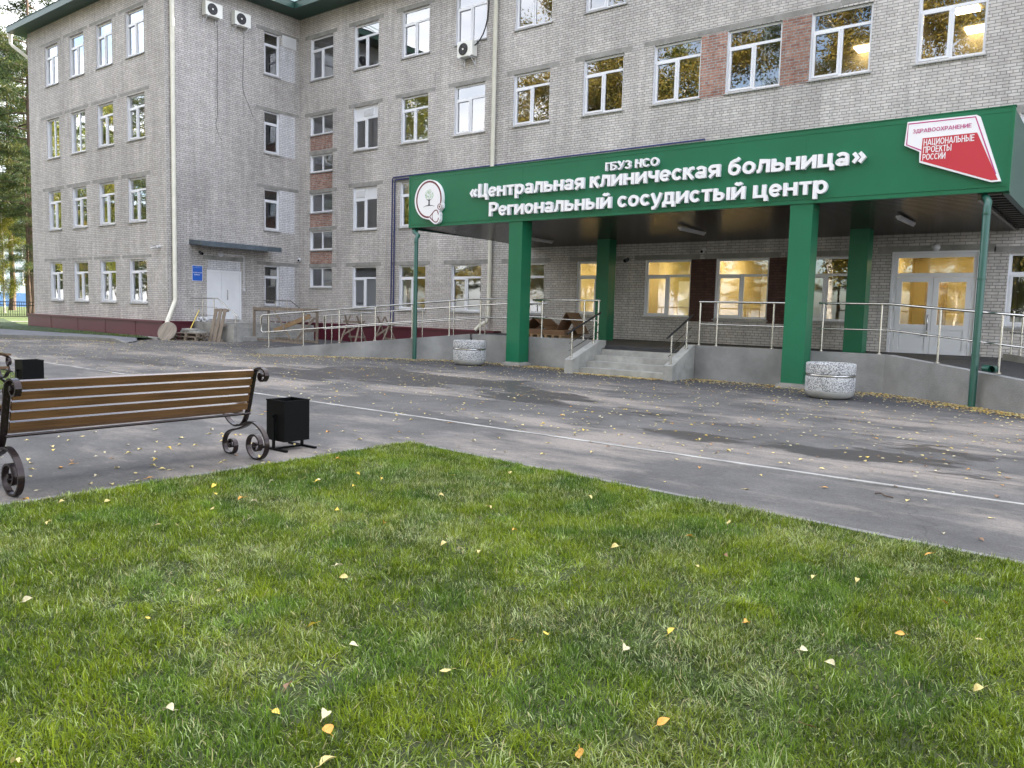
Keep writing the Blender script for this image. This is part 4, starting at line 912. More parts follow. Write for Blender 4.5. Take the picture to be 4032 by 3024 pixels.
def stair_rail(xc, yf, side):
    za, zb = .355, .70; ya, yb = yf + .12, -5.68; ha, hb = 1.02, 1.36
    railing('steel_railing', 'sloping black topped handrail on the %s cheek wall of the steps' % side, [(xc, ya, za, ha), (xc, yb, zb, hb)],
            [([(xc, ya - .22, ha - .07), (xc, yb + .28, hb + .12)], .024, 'handrail', RUBBER),
             ([(xc, ya - .12, ha - .30), (xc, yb + .22, hb - .17)], .010, 'mid_rail', STEEL), ([(xc, ya - .12, ha - .48), (xc, yb + .22, hb - .36)], .010, 'mid_rail', STEEL)], GR)
stair_rail(-10.71, -6.78, 'left'); stair_rail(-8.18, -6.55, 'right')
# service stair on the wing
sv = thing('service_steps', 'small concrete service steps before the grey metal door of the wing', 'steps')
b = MB(); b.box(XG + .01, -28.25, -5.38, -1.75, 0, .70); b.build('landing', CONC, sv)
for k in range(3):
    b = MB(); b.box(-28.25 + .30 * k, -27.95 + .30 * k, -5.0, -2.05, 0, .53 - .175 * k); b.build('step', CONC, sv)
for y0 in (-5.4, -2.04):
    b = MB(); b.box(-28.24, -27.0, y0, y0 + .38, 0, .66); b.build('cheek_wall', CONC, sv)
for yy, lb in ((-5.3, 'near'), (-1.9, 'far')):
    railing('steel_railing', 'thin steel stair railing on the %s side of the service steps' % lb, [(-29.34, yy, .70, 1.62), (-28.52, yy, .70, 1.62), (-27.02, yy, .02 if yy < -5 else .66, 1.0)],
            [([(XG, yy, 1.64), (-28.27, yy, 1.65), (-26.88, yy, .97)], .022, 'handrail', STEEL), ([(-29.9, yy, 1.3), (-28.3, yy, 1.3)], .009, 'mid_rail', STEEL), ([(-29.9, yy, .98), (-28.3, yy, .98)], .009, 'mid_rail', STEEL)], 'railings of the service steps')

# ------------------------------------------------------------------ planters
def planter(x, y, label):
    t = thing('stone_planter', label, 'planter', (x, y, 0), 0, 'speckled stone planters before the porch')
    r = .435
    b = MB(); b.lathe([(0.0, 0.0), (.30, 0.0), (.37, .025), (.415, .07), (.432, .125), (.432, .145), (.3, .145)], (0, 0, 0), 48); b.build('bowl_base', STEPC, t)
    b = MB(); b.lathe([(r, .145), (r + .004, .16), (r + .004, .385), (r, .40), (.3, .40)], (0, 0, 0), 56); b.build('lower_ring', GRAN, t)
    b = MB(); b.lathe([(.3, .40), (r - .008, .40), (r - .008, .455), (.3, .455)], (0, 0, 0), 56); b.build('steel_band', STEEL, t)
    b = MB(); b.lathe([(r, .455), (r + .004, .47), (r + .004, .635), (r - .006, .655), (r - .06, .655), (r - .07, .645), (r - .07, .55)], (0, 0, 0), 56); b.build('upper_ring', GRAN, t)
    b = MB(); b.lathe([(r - .07, .60), (.2, .615), (0, .61)], (0, 0, 0), 32); b.build('sand_fill', SOIL, t)
planter(-13.93, -6.72, 'speckled round stone planter standing before the left driveway wall')
planter(-4.42, -7.38, 'speckled round stone planter standing beside the right front column')

# ------------------------------------------------------------------ benches
def make_bench(label):
    """local: x = towards the back, y along the bench (0..2.09), z up; x0 is the front leg"""
    t = thing('park_bench', label, 'bench', (0, 0, 0), 0, 'park benches along the path')
    top = [(-6.438, .80), (-6.415, .83), (-6.376, .853), (-6.317, .863), (-6.262, .846), (-6.236, .800), (-6.263, .755), (-6.315, .748), (-6.345, .775), (-6.335, .80), (-6.315, .80)]
    bar = [(-6.425, .82), (-6.455, .72), (-6.49, .60), (-6.528, .469), (-6.566, .378), (-6.62, .315), (-6.69, .288), (-6.76, .292), (-6.84, .325), (-6.90, .372), (-6.96, .40), (-7.02, .395)]
    rear = [(-6.70, .292), (-6.62, .305), (-6.54, .335), (-6.46, .345), (-6.385, .33), (-6.30, .28), (-6.245, .21), (-6.232, .14), (-6.26, .07), (-6.32, .02), (-6.39, .008), (-6.46, .025), (-6.515, .075), (-6.53, .135), (-6.505, .195), (-6.45, .225), (-6.39, .225), (-6.345, .19), (-6.33, .14), (-6.355, .095), (-6.40, .085), (-6.435, .11), (-6.43, .145), (-6.405, .15)]
    front = [(-6.50, .337), (-6.58, .295), (-6.68, .26), (-6.78, .238), (-6.86, .205), (-6.915, .145), (-6.925, .075), (-6.89, .02), (-6.82, .004), (-6.755, .03), (-6.735, .09), (-6.76, .135), (-6.815, .14), (-6.845, .105), (-6.83, .07), (-6.805, .075)]
    arm = [(-6.50, .585), (-6.62, .61), (-6.78, .615), (-6.93, .60), (-6.99, .57), (-6.995, .52), (-6.96, .49), (-6.93, .50)]
    armp = [(-6.98, .40), (-6.93, .46), (-6.88, .53), (-6.90, .60)]
    sx = lambda P, y: smooth_path([(p[0], y, p[1]) for p in P], 5)
    ox = 6.5
    def build(P, y, w, th, nm, par=t):
        q = MB(); pts = [(p.x + ox, p.y, p.z) for p in sx(P, y)]; q.ribbon(pts, (0, 1, 0), w, th); return q.build(nm, BRONZE, par)
    for y in (0.0, 2.06):
        q = MB()
        for P, w, th in ((top, .045, .016), (bar, .050, .014), (arm, .04, .014), (armp, .03, .014)):
            q.ribbon([(p.x + ox, p.y, p.z) for p in sx(P, y)], (0, 1, 0), w, th)
        # rivets on the back plate
        for i in range(6):
            z = .45 + i * .065; xx = -6.533 + (z - .469) * .30 + ox; q.tube([(xx + .006, y, z), (xx + .013, y, z)], .006, 6)
        # button heads of the scrolls
        for (xx, zz) in ((-6.32, .80), (-6.408, .145), (-6.81, .08)): q.tube([(xx + ox, y - .026, zz), (xx + ox, y + .026, zz)], .02, 8)
        sf = q.build('side_frame', BRONZE, t)
        build(rear, y, .045, .017, 'leg', t); build(front, y, .045, .017, 'leg', t)
    # backrest slats
    for i in range(5):
        za = .468 + i * .078; tx = .30
        c = Vector((-6.548 + (za + .03 - .469) * .30 + ox + .032, 1.03, za + .032))
        dv = Vector((.287, 0, .958)); nv = Vector((.958, 0, -.287))
        q = MB()
        v = []
        for yy in (-1.0, 1.0):
            for (s1, s2) in ((-1, -1), (1, -1), (1, 1), (-1, 1)): v.append(c + dv * (.0328 * s1) + nv * (.016 * s2) + Vector((0, yy, 0)))
        q.add(v, [(3, 2, 1, 0), (4, 5, 6, 7), (0, 1, 5, 4), (1, 2, 6, 5), (2, 3, 7, 6), (3, 0, 4, 7)])
        q.build('backrest_slat', PLANK, t)
    for i in range(5):
        xx = -.125 - i * .082; zz = [.432, .424, .422, .426, .438][i]
        q = MB(); q.box(xx - .038, xx + .038, .02, 2.04, zz, zz + .03); q.build('seat_slat', PLANK, t)
    for y in (0.0, 2.06):
        q = MB(); q.box(-.47, -.10, y - .03, y + .03, .622, .648); q.build('armrest', PLANK, t)
    q = MB(); q.tube([(.0, 0, .425), (.0, 2.06, .425)], .012, 8); q.box(-.5, -.08, .0, .03, .405, .42); q.box(-.5, -.08, 2.03, 2.06, .405, .42); q.build('tie_rod', BRONZE, t)
    return t
bench = make_bench('wooden slatted bench with wrought iron scroll ends seen from behind at the lawn edge')
bench.location = (-6.5, -20.40, 0)
b2_ = copy_tree(bench); b2_['label'] = 'scroll ended bench across the path, only its end in view at the left'
b2_.location = (-13.15, -18.17, 0); b2_.rotation_euler.z = math.pi

# ------------------------------------------------------------------ litter bins
def make_bin(label):
    t = thing('litter_bin', label, 'litter bin', (0, 0, 0), 0, 'black square metal litter bins')
    q = MB(); w = .15; th = .008
    q.box(-w, w, -w, w, .09, .10); q.box(-w, w, -w, -w + th, .10, .50); q.box(-w, w, w - th, w, .10, .50); q.box(-w, -w + th, -w + th, w - th, .10, .50); q.box(w - th, w, -w + th, w - th, .10, .50)
    q.box(-w - .004, w + .004, -w - .004, -w + .004, .49, .502); q.box(-w - .004, w + .004, w - .004, w + .004, .49, .502)
    q.build('box', BLACK, t)
    q = MB()
    for s in (-1, 1): q.box(-.22, .22, s * .175 - .015, s * .175 + .015, 0, .02)
    q.box(-.012, .012, -.16, .16, .002, .018); q.build('foot', BLACK, t)
    for s in (-1, 1):
        q = MB(); q.box(-.014, .014, s * .172 - .010, s * .172 + .010, .02, .36); q.tube([(0, s * .15, .345), (0, s * .195, .345)], .014, 8); q.build('bracket', BLACK, t)
    return t
bn = make_bin('black square metal litter bin on a stand beside the bench at the lawn corner'); bn.location = (-6.71, -17.76, 0)
bn2 = copy_tree(bn); bn2['label'] = 'black square litter bin seen behind the bench backrest near the second lawn'; bn2.location = (-13.45, -17.62, 0)

# ------------------------------------------------------------------ builders' clutter
def planks_box(b, x0, x1, y0, y1, z0, z1): b.box(x0, x1, y0, y1, z0, z1)
def pallet_mesh(w=1.2, d=.8):
    b = MB()
    for i in range(5): x = -d / 2 + (d - .12) * i / 4; b.box(-w / 2, w / 2, x, x + .12, .125, .147)
    for i in range(3): y = -w / 2 + (w - .1) * i / 2; b.box(y, y + .1, -d / 2, d / 2, .10, .124)
    for i in range(3):
        for j in range(3): y = -w / 2 + (w - .1) * i / 2; x = -d / 2 + (d - .1) * j / 2; b.box(y, y + .1, x, x + .1, .02, .099)
    for j in range(3): x = -d / 2 + (d - .1) * j / 2; b.box(-w / 2, w / 2, x, x + .1, 0, .019)
    return b.mesh('pallet', GREYWD)
PM = pallet_mesh()
g_ = 'wooden pallets by the service steps'
for k in range(2):
    o = link('wooden_pallet', PM, None, (-28.85 + k * .05, -6.02, .15 * k), R(14 + 3 * k)); tag(o, ['weathered wooden pallet lying on the asphalt under another pallet', 'weathered wooden pallet on top of another, carrying concrete slabs'][k], 'pallet', g_)
slb = [(-29.15, -6.0, .30, 4), (-28.62, -5.95, .30, 12), (-29.0, -6.02, .385, 9)]
for k, (x, y, z, a) in enumerate(slb):
    b = MB(); b.prism([(-.27, -.2), (.22, -.2), (.27, -.13), (.27, .2), (-.22, .22), (-.27, .15)], lambda p, q: (p, q, 0), lambda p, q: (p * .985, q * .985, .075))
    o = b.build('concrete_slab', CONC, None, (x, y, z), R(a)); tag(o, ['pale concrete slab on the pallet stack at its left end', 'pale concrete slab on the pallet stack at its right end', 'pale concrete slab lying across two others on the pallets'][k], 'slab', 'concrete slabs on the pallets')
b = MB()
for i in range(3): x = -.42 + i * .30; b.box(x, x + .21, 0, .022, 0, 1.30)
for z in (.02, .62, 1.2): b.box(-.42, .40, .022, .10, z, z + .09)
for i in range(2): b.box(-.42, .40, .10, .12, .02 + i * 1.18, .11 + i * 1.18)
o = b.build('leaning_pallet', GREYWD, None, (-27.85, -5.72, 0), 0); o.rotation_euler.x = R(-13.5); tag(o, 'three board wooden pallet leaning upright against the service steps', 'pallet')
# cable drum end leaning on the burgundy plinth
b = MB(); n = 32; rr_ = .39
dc = [(rr_ * math.cos(2 * math.pi * i / n), rr_ * math.sin(2 * math.pi * i / n)) for i in range(n)]
b.prism(dc, lambda x, z: (x, 0, z + rr_), lambda x, z: (x, .05, z + rr_)); 
for (x, z) in ((-.02, .05), (.06, .12), (.10, -.03), (-.08, -.06), (.0, -.12)): b.tube([(x, -.004, z + rr_), (x, .01, z + rr_)], .016, 8)
for xx in (-.22, -.06, .09, .22): h = math.sqrt(rr_ ** 2 - xx ** 2) - .02; b.box(xx, xx + .006, -.003, 0, rr_ - h, rr_ + h)
def drum_mat():
    m = mat('drum_wood', (0.25, 0.215, 0.18), 0.85, vary=0.4, vscale=2.2, stretch=(6, 1, .7)); return m
o = b.build('cable_drum', drum_mat(), None, (-29.35, -7.02, 0), R(18)); o.rotation_euler.x = R(-24); o.rotation_euler.y = R(20); tag(o, 'round wooden cable drum end leaning against the burgundy plinth', 'cable drum')
b = MB(); b.tube([(-28.95, -6.12, .31), (-29.05, -5.62, 1.18)], .018, 8); o = b.build('yellow_stick', YEL); tag(o, 'thin yellow stick standing up from the pallet stack', 'stick')
for k, x in enumerate((-29.72, -29.42)):
    b = MB(); b.lathe([(.085, 0), (.10, 0), (.10, .05), (.078, .06), (.072, .17), (.085, .18), (.085, .21), (.06, .21), (.055, .02)], (0, 0, 0), 18)
    o = b.build('pipe_fitting', PVC, None, (x, -5.12, .80), 0); o.rotation_euler = (R(90), 0, R(25 + 20 * k)); tag(o, ['white plastic pipe fitting on the service landing, nearer the wall', 'white plastic pipe fitting on the service landing, nearer the leaning pallet'][k], 'pipe fitting', 'white pipe fittings on the landing')
# tall trestle frame of grey timber
def timber(parts, m): 
    b = MB()
    for (p, q, w, h) in parts: b.beam(p, q, w, h)
    return b
t = thing('trestle_frame', 'tall grey timber trestle frame standing before the service steps', 'trestle', (-26.35, -3.55, 0), R(9))
for (x, y) in ((-1.3, -.38), (1.3, -.38), (-1.3, .38), (1.3, .38)):
    timber([((x, y, 0), (x, y, 1.36), .10, .055)], 0).build('leg', GREYWD, t)
timber([((-1.36, -.38, 1.30), (1.36, -.38, 1.30), .05, .11), ((-1.36, .38, 1.30), (1.36, .38, 1.30), .05, .11), ((-1.3, -.4, 1.25), (-1.3, .4, 1.25), .05, .1), ((1.3, -.4, 1.25), (1.3, .4, 1.25), .05, .1), ((-.25, -.38, 1.30), (-.25, .38, 1.30), .05, .1)], 0).build('top_rail', GREYWD, t)
timber([((-1.3, -.42, .10), (1.3, -.42, .03), .04, .08), ((-1.3, .42, .12), (1.3, .42, .05), .04, .08), ((1.3, -.4, .5), (1.3, .4, .5), .04, .08)], 0).build('bottom_rail', GREYWD, t)
timber([((-.2, -.42, 1.28), (.75, -.42, .08), .035, .07), ((1.26, .3, 1.0), (.8, -.3, .08), .035, .09)], 0).build('brace', GREYWD, t)
b = MB(); b.beam((-27.15, -3.5, .42), (-25.2, -3.25, 1.06), .05, .17); o = b.build('timber_plank', NEWWD); tag(o, 'fresh yellow plank lying slanted through the grey trestle frame', 'plank')
for k, (x, y, rz) in enumerate(((-25.0, -1.25, 10), (-23.2, -1.2, -14))):
    t = thing('sawhorse', ['crossed leg grey wooden sawhorse by the plinth, nearer the service steps', 'crossed leg grey wooden sawhorse by the plinth, nearer the blue pipes'][k], 'sawhorse', (x, y, 0.0), R(rz), 'wooden sawhorses by the plinth')
    for s in (-1, 1):
        for s2 in (-1, 1):
            timber([((s * .52 - .14 * s, s2 * .36, 0), (s * .30, -s2 * .16, 1.12), .07, .035)], 0).build('leg', GREYWD, t)
    timber([((-.5, 0, .86), (.5, 0, .86), .06, .10), ((-.44, .22, .25), (.44, .22, .25), .03, .07), ((-.42, -.2, .3), (.42, .24, .9), .03, .07)], 0).build('beam', GREYWD, t)
# pallet with folded cardboard on the porch
b = MB()
for i in range(7): x = -.95 + i * .29; b.box(x, x + .10, -.5, .5, 0, .09)
for i in range(6): y = -.5 + i * .18; b.box(-1.0, 1.0, y, y + .11, .091, .11)
o = b.build('wooden_pallet', NEWWD, None, (-14.9, -1.75, .65), R(-3)); tag(o, 'long pale pallet on the porch carrying brown cardboard', 'pallet')
b = MB(); b.box(-.98, .98, -.48, .48, 0, .15); b.box(-.96, .96, -.49, -.46, .045, .05)
o = b.build('cardboard_stack', CARD, None, (-14.9, -1.75, .761), R(-3)); tag(o, 'flat stack of brown cardboard lying on the porch pallet', 'cardboard')
def tent(w, h, dpt, lab, x, y, z, rz):
    b = MB(); th = .012
    b.beam((-w / 2, 0, 0), (-.02, 0, h), dpt, th); b.beam((.02, 0, h), (w / 2, 0, 0), dpt, th); b.beam((w * .1, -.02, .02), (w * .35, -.02, h * .4), dpt * .9, th)
    o = b.build('cardboard_box', CARD, None, (x, y, z), R(rz)); tag(o, lab, 'cardboard box', 'folded cardboard boxes on the porch')
tent(1.15, .34, .8, 'low tent shaped folded cardboard box on the cardboard stack, nearer the left column', -15.2, -1.75, .92, -6)
tent(.86, .66, .75, 'tall folded brown cardboard box on the pallet end by the rear column', -14.05, -1.70, .80, 4)
b = MB(); b.tube([(0, 0, .06), (.16, 0, .06), (.24, -.03, .06), (.27, -.12, .06)], .058, 14, cap=False); b.tube([(0, 0, .06), (.16, 0, .06), (.24, -.03, .06), (.27, -.12, .06)], .048, 14, cap=False)
o = b.build('pipe_elbow', GREEND, None, (-2.0, -7.0, .64), R(-37)); tag(o, 'loose green pipe elbow lying on the right driveway wall', 'pipe elbow')

# ------------------------------------------------------------------ wall mounted things
def ac_unit(label, loc, rz, cable):
    t = thing('air_conditioner', label, 'air conditioner', loc, rz, 'outdoor air conditioner units')   # local: x right, -y outward
    w, d, h = .74, .27, .52
    b = MB(); b.box(0, w, -d - .05, -.05, 0, h); b.build('casing', ACW, t)
    b = MB(); cx, cz, r = .30, .26, .215
    b.prism([(cx + r * math.cos(2 * math.pi * i / 36), cz + r * math.sin(2 * math.pi * i / 36)) for i in range(36)], lambda x, z: (x, -d - .05, z), lambda x, z: (x, -d - .066, z)); b.build('fan_grille', mat('fan_grille_dark', (.05, .05, .055), .5), t)
    b = MB()
    for q in (.05, .09, .13, .17, .205): b.tube([(cx + q * math.cos(2 * math.pi * i / 32), -d - .072, cz + q * math.sin(2 * math.pi * i / 32)) for i in range(32)], .004, 5, closed=True)
    for a in range(6): b.tube([(cx, -d - .072, cz), (cx + .21 * math.cos(a * 1.047), -d - .072, cz + .21 * math.sin(a * 1.047))], .003, 5)
    b.build('grille_wire', BLACK, t)
    b = MB(); b.tube([(cx, -d - .07, cz), (cx, -d - .08, cz)], .035, 12); b.build('fan_hub', ACW, t)
    for xx in (.10, .62):
        b = MB(); b.beam((xx, 0, -.03), (xx, -d - .08, -.03), .035, .03); b.beam((xx, -.005, -.25), (xx, -d, -.04), .03, .02); b.box(xx - .017, xx + .017, -.02, 0, -.27, .02); b.build('bracket', PVC, t)
    for P, r in cable:
        b = MB(); b.tube(smooth_path(P, 5), r, 6); b.build('cable', RUBBER, t)
    return t
ac_unit('white air conditioner high on the wing wall, nearer the corner downpipe', (XG, -4.74, 12.85), math.pi / 2, [([(.68, -.02, 0), (.70, -.02, -1.2), (.66, -.02, -2.6), (.68, -.02, -3.6), (.60, -.02, -4.1), (.72, -.02, -4.5), (.86, -.02, -4.7)], .006)])
ac_unit('white air conditioner high on the wing wall, nearer the bricked up window', (XG, -3.44, 12.86), math.pi / 2, [([(.62, -.02, 0), (.58, -.02, -1.2), (.54, -.02, -2.2), (.60, -.02, -2.6), (.8, -.02, -3.0), (1.05, -.02, -3.5)], .006)])
ac_unit('white air conditioner below a top floor window beside the cream downpipe', (-20.46, 0, 10.70), 0, [([(.74, -.2, .35), (.88, -.12, .5), (1.08, -.04, .9), (1.22, -.03, 1.6), (1.20, -.03, 3.2)], .024)])
def cctv(label, loc, rz, m=PVC, bullet=True):
    t = thing('security_camera', label, 'security camera', loc, rz, 'wall mounted security cameras')
    b = MB(); b.tube([(0, 0, 0), (0, -.03, 0)], .055, 14); b.tube([(0, -.03, 0), (0, -.10, -.02)], .018, 8); b.build('mount', m, t)
    b = MB()
    if bullet: b.tube([(0.02, -.12, -.02), (-.28, -.22, -.09)], .045, 14); b.box(-.30, .02, -.26, -.10, .012, .02)
    else: b.tube([(0, -.10, -.05), (0, -.20, -.07)], .062, 16)
    b.build('body', m, t); b = MB()
    if bullet: b.tube([(-.275, -.218, -.088), (-.285, -.222, -.091)], .036, 12)
    else: b.tube([(0, -.20, -.07), (0, -.215, -.073)], .045, 12)
    b.build('lens', BLACK, t)
cctv('white bullet security camera on the wing front near the corner', (-30.72, YG, 3.66), 0)
cctv('white dome security camera in the inner corner of the building', (XG + .06, -.03, 3.56), R(40), PVC, False)
cctv('small white security camera above the porch windows', (-10.46, -.0, 3.47), 0, PVC, False)
cctv('small dark security camera on the porch wall by the rear left column', (-13.10, 0, 3.24), 0, DARKG, False)
cctv('small dark security camera below the zinc canopy, nearer the blue sign', (XG, -4.9, 3.52), R(90), DARKG, False)
b = MB(); b.lathe([(.0, .06), (.07, .05), (.10, .0), (.11, -.02)], (0, 0, 0), 18); o = b.build('wall_lamp', TUBEL, None, (-4.17, -.02, 3.36), 0); o.rotation_euler.x = R(90); tag(o, 'round white lamp above the white entrance doors', 'lamp')
b = MB(); b.lathe([(.0, .08), (.08, .06), (.11, .0), (.12, -.02)], (0, 0, 0), 18); o = b.build('wall_lamp', TUBEL, None, (XG + .02, -3.95, 3.50), 0); o.rotation_euler.y = R(90); tag(o, 'round lamp under the zinc canopy of the service door', 'lamp')
b = MB(); b.box(XG, XG + .02, -3.85, -2.87, 3.485, 3.51); b.box(XG, XG + .02, -2.88, -2.855, 2.1, 3.51); b.box(XG, XG + .05, -2.91, -2.83, 2.02, 2.12); o = b.build('cable_conduit', PVC); tag(o, 'white cable conduit beside the service door', 'conduit')
# furniture seen through the lit windows
b = MB(); b.box(-12.35, -11.75, 2.2, 2.9, .66, 2.62); b.box(-12.33, -11.77, 2.19, 2.2, .70, 2.6); o = b.build('tall_cabinet', PVC); tag(o, 'tall white cabinet in the lit room behind the porch window', 'cabinet')
b = MB()
for z in (.9, 1.35, 1.75, 2.1): b.box(-9.35, -8.7, 3.2, 3.7, z, z + .04)
b.box(-9.37, -9.33, 3.2, 3.7, .66, 2.14); b.box(-8.72, -8.68, 3.2, 3.7, .66, 2.14); b.box(-9.35, -8.7, 3.69, 3.7, .66, 2.1); o = b.build('shelf_unit', TUBEL); tag(o, 'grey open shelf unit in the lit room behind the porch', 'shelf unit')
b = MB()
for k in range(3): b.tube([(-11.05 + k * .09, 4.5, .7), (-11.05 + k * .09, 4.5, 3.38)], .02, 6)
o = b.build('wall_pipes', GREYWD); tag(o, 'three thin vertical wall conduits inside the lit room', 'conduit')
b = MB(); b.box(-4.9, -4.35, 3.0, 3.1, .66, 2.6); b.box(-4.83, -4.42, 2.98, 3.0, 1.3, 2.5); o = b.build('inner_door', NEWWD); tag(o, 'wooden inner door seen through the glazed entrance doors', 'door')

# ------------------------------------------------------------------ fast numpy meshes
def fast_mesh(name, co, faces, tint, m, nper):
    me = bpy.data.meshes.new(name); nv, nf = len(co), len(faces)
    me.vertices.add(nv); me.vertices.foreach_set('co', np.ascontiguousarray(co, dtype=np.float32).ravel())
    fl = np.concatenate([np.asarray(f, dtype=np.int32).ravel() for f in faces]) if isinstance(faces, list) else np.asarray(faces, dtype=np.int32).ravel()
    if isinstance(faces, list): sizes = np.concatenate([np.full(len(f), f.shape[1], dtype=np.int32) for f in faces])
    else: sizes = np.full(nf, faces.shape[1], dtype=np.int32)
    me.loops.add(len(fl)); me.loops.foreach_set('vertex_index', fl)
    st = np.concatenate([[0], np.cumsum(sizes)[:-1]]).astype(np.int32)
    me.polygons.add(len(sizes)); me.polygons.foreach_set('loop_start', st); me.polygons.foreach_set('loop_total', sizes)
    a = me.color_attributes.new('tint', 'FLOAT_COLOR', 'POINT')
    a.data.foreach_set('color', np.concatenate([tint, np.ones((nv, 1))], 1).astype(np.float32).ravel())
    me.materials.append(m); me.update(calc_edges=True); me.validate(); return me
def vnoise(x, y, sc, seed):
    g = np.random.default_rng(seed).random((64, 64)); u, v = x / sc, y / sc
    i, j = np.floor(u).astype(int), np.floor(v).astype(int); fu, fv = u - i, v - j; fu = fu * fu * (3 - 2 * fu); fv = fv * fv * (3 - 2 * fv)
    return (g[i % 64, j % 64] * (1 - fu) + g[(i + 1) % 64, j % 64] * fu) * (1 - fv) + (g[i % 64, (j + 1) % 64] * (1 - fu) + g[(i + 1) % 64, (j + 1) % 64] * fu) * fv
def blades(x, y, z0, rng, hmul=1.0, wmul=1.0):
    thin = vnoise(x, y, .11, 31) * .6 + vnoise(x, y, .33, 32) * .4
    k = rng.random(len(x)) < np.clip((thin - .18) * 4, .45, 1); x, y, thin = x[k], y[k], thin[k]
    n = len(x)
    clump = vnoise(x, y, .16, 11) * .6 + vnoise(x, y, .06, 12) * .4
    patch = vnoise(x, y, .45, 13) * .6 + vnoise(x, y, .13, 17) * .4; matted = np.clip((vnoise(x, y, .13, 14) * .7 + vnoise(x, y, .4, 24) * .5 - .70) * 5, 0, 1)
    h = .80 * (.018 + .036 * rng.random(n) ** 1.4 + .034 * clump ** 1.5) * hmul
    fdir = (vnoise(x, y, .35, 15) * 2.4 + vnoise(x, y, .12, 16) * 1.4) * 2 * np.pi
    az = np.where(rng.random(n) < .40 + .4 * matted, fdir + rng.normal(0, .55, n), rng.random(n) * 2 * np.pi)
    lean = np.clip(rng.normal(.6, .33, n) + .40 * matted, .05, 1.45); lean2 = np.clip(lean + rng.normal(.45, .35, n), .1, 1.75)
    w = (.0012 + .0019 * rng.random(n) ** 1.5) * wmul
    kind = rng.random(n); dryp = np.clip((vnoise(x, y, .55, 51) * .65 + vnoise(x, y, .15, 52) * .35 - .52) * 5, 0, 1); straw = kind < .025 + .035 * dryp; pale_glint = (kind > .12) & (kind < .20 + .14 * matted + .12 * dryp)  # pale blades paint sky glints into the grass colour, plus some dry grass
    lean = np.where(straw, rng.uniform(1.1, 1.5, n), lean)
    dx, dy = np.cos(az), np.sin(az); ta = az + np.pi / 2 + rng.normal(0, .5, n); sx, sy = np.cos(ta) * w, np.sin(ta) * w
    mx_, my_ = x + dx * np.sin(lean) * h * .55, y + dy * np.sin(lean) * h * .55; mz = z0 + np.cos(lean) * h * .55
    mz = np.where(straw, mz + .02 * rng.random(n), mz)
    tx, ty = mx_ + dx * np.sin(lean2) * h * .55, my_ + dy * np.sin(lean2) * h * .55; tz = np.maximum(mz + np.cos(lean2) * h * .55, z0 + .004)
    co = np.stack([np.stack([x - sx, y - sy, np.full(n, z0)], 1), np.stack([x + sx, y + sy, np.full(n, z0)], 1), np.stack([mx_ + sx * .8, my_ + sy * .8, mz], 1), np.stack([mx_ - sx * .8, my_ - sy * .8, mz], 1), np.stack([tx, ty, tz], 1)], 1).reshape(-1, 3)
    i = np.arange(n)[:, None] * 5
    f = [np.concatenate([i, i + 1, i + 2, i + 3], 1), np.concatenate([i + 3, i + 2, i + 4], 1)]
    dk, md, lt, pl, dry = map(np.array, ((.046, .088, .005), (.185, .262, .009), (.385, .450, .018), (.52, .60, .30), (.44, .40, .20)))
    t = np.clip(.04 + .62 * patch + .55 * (rng.random(n) - .5) + .30 * (clump - .5), 0, 1)[:, None]
    c = np.where(t < .5, dk + (md - dk) * t * 2, md + (lt - md) * (t - .5) * 2)
    cool = np.clip((vnoise(x, y, .28, 41) - .52) * 4, 0, 1)[:, None]; c = c * (1 - cool * np.array([.28, .10, -.9]))
    c = c + (c.mean(1)[:, None] * np.array([1.15, 1.1, .55]) - c) * (.03 + .18 * dryp)[:, None]; c = np.where(pale_glint[:, None], c * .35 + pl * .65, c); c = np.where(straw[:, None], dry, c); c = c * (0.75 + .5 * rng.random((n, 1)))
    cc = np.repeat(c, 5, 0)
    return co, f, cc
rng = np.random.default_rng(5)
def scatter(poly_fn, x0, x1, y0, y1, dens):
    n = int((x1 - x0) * (y1 - y0) * dens); x = rng.uniform(x0, x1, n); y = rng.uniform(y0, y1, n); k = poly_fn(x, y); return x[k], y[k]
CXY = (0.0, -22.66)
def in_view(x, y, mrg=0.07):
    a = np.arctan2(x - CXY[0], y - CXY[1]); return (a > R(-38.03 - 33 - 3)) & (a < R(-38.03 + 33 + 6)) & (np.hypot(x, y + 22.66) > 1.5)
def lawn_in(x, y):
    e = (vnoise(x, y, .09, 61) + vnoise(x, y, .3, 62) - .95) * .055
    return (x > -6.0 - e) & (y < -16.755 - (x + 6.0) * .0667 + e)
xa, ya = scatter(lambda x, y: lawn_in(x, y) & in_view(x, y), -6.06, 1.2, -22.6, -16.68, GRASS_D)
xb, yb = scatter(lambda x, y: lawn_in(x, y) & ~in_view(x, y), -6.0, 4.0, -25.0, -16.7, 900)
xe, ye = scatter(lambda x, y: lawn_in(x, y) & in_view(x, y) & ((x < -5.93) | (y > -16.85 - (x + 6.0) * .0667)), -6.06, 1.2, -22.6, -16.68, 7000)
x_, y_ = np.concatenate([xa, xb, xe]), np.concatenate([ya, yb, ye])
co, f, cc = blades(x_, y_, .02, rng)
o = link('lawn_grass', fast_mesh('lawn_grass', co, f, cc, GRASSM, 5)); o['kind'] = 'stuff'
xa, ya = scatter(lambda x, y: (x < -13.72) & (y < -16.75 + (-13.7 - x) * .03), -19, -13.7, -22, -16.5, 1500)
co, f, cc = blades(xa, ya, .02, rng, .95, 2.0)
o = link('second_lawn_grass', fast_mesh('second_lawn_grass', co, f, cc, GRASSM, 5)); o['kind'] = 'stuff'
